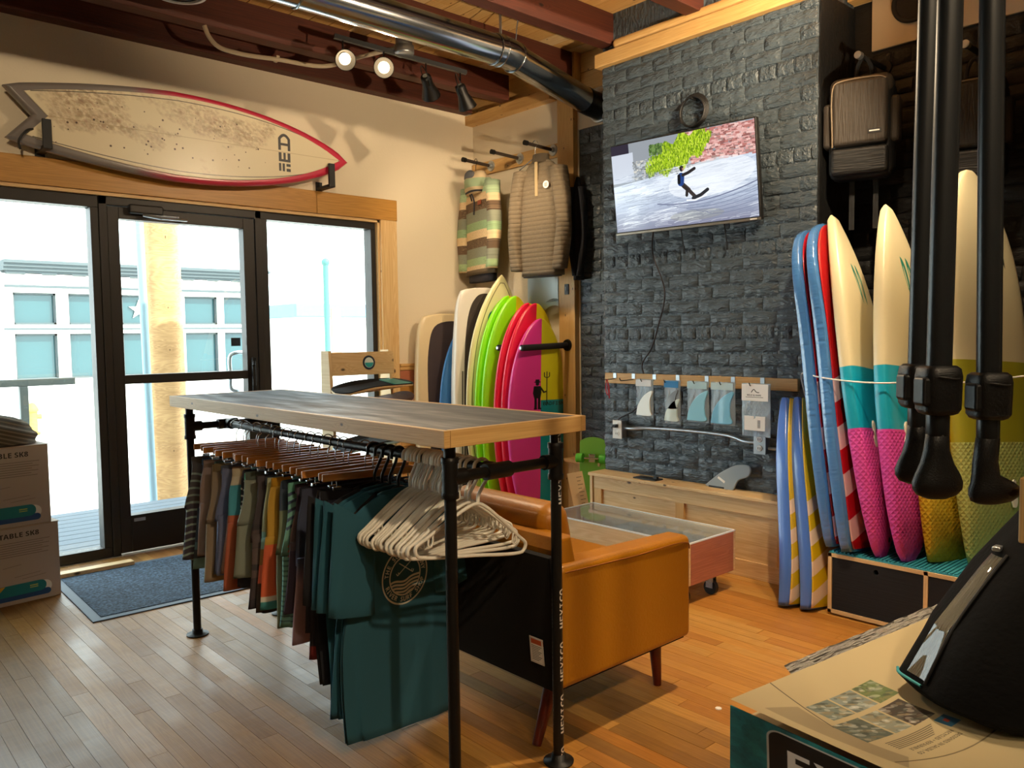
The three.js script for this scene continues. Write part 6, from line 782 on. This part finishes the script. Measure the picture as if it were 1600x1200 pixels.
// ---------- cartons by the window with a knit on top ----------
{
  const face = canvasTex(512, 512, (q, w, h) => { q.fillStyle = '#b3a9a2'; q.fillRect(0, 0, w, h); q.fillStyle = '#2c2927'; q.font = 'bold 44px sans-serif'; q.fillText('INFLATABLE SK8', 60, 66); for (let k = 0; k < 7; k++) { q.fillStyle = '#7d736c'; q.fillRect(40, 96 + k * 15, 420 - (k * 37) % 70, 4); } q.strokeStyle = '#6d635c'; q.lineWidth = 2; for (const [a, b, c2, d] of [[200, 260, 300, 250], [260, 330, 400, 320], [300, 350, 430, 340]]) { q.beginPath(); q.moveTo(a, b); q.lineTo(c2, d); q.stroke(); }
    q.fillStyle = '#e9eae8'; q.beginPath(); q.roundRect(-20, 384, 480, 84, 40); q.fill(); q.fillStyle = '#1f4f8c'; q.beginPath(); q.roundRect(-20, 440, 474, 42, 20); q.fill(); q.fillStyle = '#12808c'; q.beginPath(); q.roundRect(-20, 378, 450, 74, 34); q.fill(); q.fillStyle = '#d8a53a'; q.beginPath(); q.moveTo(180, 380); q.lineTo(210, 380); q.lineTo(140, 460); q.lineTo(110, 460); q.fill(); q.fillStyle = '#b5c26a'; q.fillRect(340, 400, 44, 8); q.fillRect(340, 414, 44, 6); });
  const fm = new THREE.MeshStandardMaterial({ map: face, roughness: 0.6 }), sideM = std('#b9a893', 0.7);
  [['lower white carton printed INFLATABLE SK8 with a teal board, on the floor by the window', 0, 0.385, 0.012, 1.005], ['upper white carton printed INFLATABLE SK8 with a teal board, carrying the knit', 0.387, 0.4, -0.012, 0.975]].forEach(([l, y, h, yaw, x]) => { const t = thing('carton', l, 'carton', [x, y, -4.62], 0.1 + yaw, 'cartons stacked by the window'); part(t, 'box', bb(-0.43, 0, -0.26, 0, h, -0.002, 0.004), sideM); part(t, 'printed_face', patchUV(bb(-0.428, 0.002, -0.003, -0.002, h - 0.002, 0.0), (a, b) => [1 + a / 0.43, b / h]), fm); part(t, 'top_flap', bb(-0.43, h, -0.26, -0.215, h + 0.003, 0), sideM); part(t, 'top_flap', bb(-0.213, h, -0.26, 0.003, h + 0.003, 0), sideM); });
  const kn = canvasTex(256, 256, (q, w, h) => { q.fillStyle = '#8d8372'; q.fillRect(0, 0, w, h); for (let k = 0; k < 16; k++) { q.fillStyle = k % 2 ? '#c2b59c' : '#776e5e'; q.fillRect(0, k * 16, w, 8); } }, true);
  mono('knit_bundle', (() => { const g = new THREE.SphereGeometry(1, 80, 50), p = g.attributes.position; for (let i = 0; i < p.count; i++) { const x = p.getX(i), y = p.getY(i), z = p.getZ(i), k = 1 + 0.16 * (fbm((Math.atan2(z, x) / 6.283 + 0.5), (y + 1) / 2, 9, 7, 3, 51) - 0.5) + 0.03 * Math.sin(14 * y + 6 * x); p.setXYZ(i, x * 0.2 * k, Math.max(-0.02, y * 0.125 * k), z * 0.13 * k); } g.computeVertexNormals(); return patchUV(g, (x, y, z) => [x * 3 + z * 2, y * 6 + x * 2]); })(), new THREE.MeshStandardMaterial({ map: kn, roughness: 0.95, bumpMap: clothBump, bumpScale: 0.003 }), 'crumpled striped knit bundle lying on the upper carton', 'knitwear', [0.75, 0.815, -4.75]);
}
// ---------- floor mat ----------
{
  const m = thing('floor_mat', 'blue grey carpet mat with a rubber border in front of the glass door', 'mat', [1.9, 0, -4.48], -0.02);
  const fibre = dataTex(256, 256, (u, v) => { const k = 0.55 + 0.75 * (fbm(u, v, 40, 40, 3, 14) - 0.45); return [0.38 * k, 0.5 * k, 0.62 * k]; }, [0.35, 0.35]);
  part(m, 'border', rbox(1.78, 0.006, 0.93, 0, 0.003, 0, 0.002), std('#4a5a6b', 0.6)); part(m, 'carpet', box(1.69, 0.006, 0.84, 0, 0.006, 0), new THREE.MeshStandardMaterial({ map: fibre, roughness: 0.95, bumpMap: fineNoise, bumpScale: 0.004 }));
}
// ---------- skateboard stand by the right window ----------
{
  const s = thing('skateboard_stand', 'pale plywood stand with a round teal sticker in front of the right window', 'stand', [2.98, 0, -4.9]); // leans back, holds decks
  const W = 0.5; for (const x of [-W / 2, W / 2 - 0.02]) part(s, 'side_panel', mv(extr(shapeOf([[-0.09, 0], [0.12, 0], [0.03, 1.22], [-0.07, 1.22]]), 0.02, 0.001), x, 0, 0, 0, -Math.PI / 2, 0).translate(0.02, 0, 0), M.ply);
  part(s, 'top_board', mv(rbox(W - 0.0, 0.16, 0.018, 0, 0, 0, 0.003), 0.02, 1.13, 0.03, -0.06, 0, 0), M.ply); part(s, 'sticker', mv(rod([0, 0, 0], [0, 0, 0.002], 0.05, 0.05, 36), 0.06, 1.135, 0.041, -0.06), std('#1d2f3d', 0.4)); const st = s.children.at(-1); part(st, 'sticker_print', [mv(rod([0, 0, 0], [0, 0, 0.002], 0.036, 0.036, 30), 0.06, 1.135, 0.0425, -0.06)], std('#d9e3de', 0.4)); part(st, 'sticker_wave', mv(new THREE.CylinderGeometry(0.034, 0.034, 0.002, 30, 1, false, -Math.PI / 2, Math.PI), 0.06, 1.135, 0.0445, Math.PI / 2 - 0.06, 0, 0), std('#28a3a8', 0.4));
  part(s, 'cross_bar', bb(-0.23, 0.2, 0.0, 0.25, 0.26, 0.02, 0.002, 'x'), M.ply); part(s, 'foot', bb(-0.25, 0, -0.1, 0.25, 0.02, 0.12, 0.002, 'x'), M.ply);
  const deckShape = smoothShape([[-0.32, 0], [-0.29, 0.08], [-0.2, 0.105], [0.2, 0.105], [0.29, 0.08], [0.32, 0], [0.29, -0.08], [0.2, -0.105], [-0.2, -0.105], [-0.29, -0.08]]);
  const dk = (label, y, top, bot, tail, tilt) => { const t = thing('skateboard_deck', label, 'skateboard', [3.0, y, -4.74], 0.12, 'decks on the plywood stand'), bend = (g) => { const p = g.attributes.position; for (let i = 0; i < p.count; i++) { const x = p.getX(i); p.setY(i, p.getY(i) - 0.3 * x * x * (x < 0 ? 1.4 : 0.3) + (tilt && x > 0.2 ? 0.5 * (x - 0.2) : 0)); } g.computeVertexNormals(); return g; }, S = (d, o) => bend(mv(extr(deckShape, d, 0.002), 0, o, 0, -Math.PI / 2, 0, 0));
    part(t, 'grip', S(0.004, 0.0115), top); part(t, 'wood', S(0.009, 0), bot); part(t, 'color_tail', mv(rbox(0.15, 0.006, 0.2, 0.2, 0.019, 0, 0.003), 0, tilt ? -0.015 : -0.012, 0), tail); t.rotation.x = 0.16; };
  dk('skateboard deck with black grip and teal tail, top one on the plywood stand', 0.985, M.softBlack, M.ply, std('#2f8f86', 0.5), false);
  dk('skateboard deck with pink and blue underside, second one on the plywood stand', 0.845, std('#4a3430', 0.6), std('#d9a99a', 0.4), std('#6cb4d8', 0.4), true);
  dk('skateboard deck with pale blue underside, lowest one on the plywood stand', 0.6, M.softBlack, std('#9cc9e2', 0.4), std('#d9c98c', 0.4), false);
}
// small litter on the floor
mono('paper_scrap', new THREE.CylinderGeometry(0.011, 0.012, 0.003, 7), M.white, 'tiny white scrap on the floor between armchair and carton', 'scrap', [2.35, 0.002, -1.55]);
renderer.render(scene, camera);
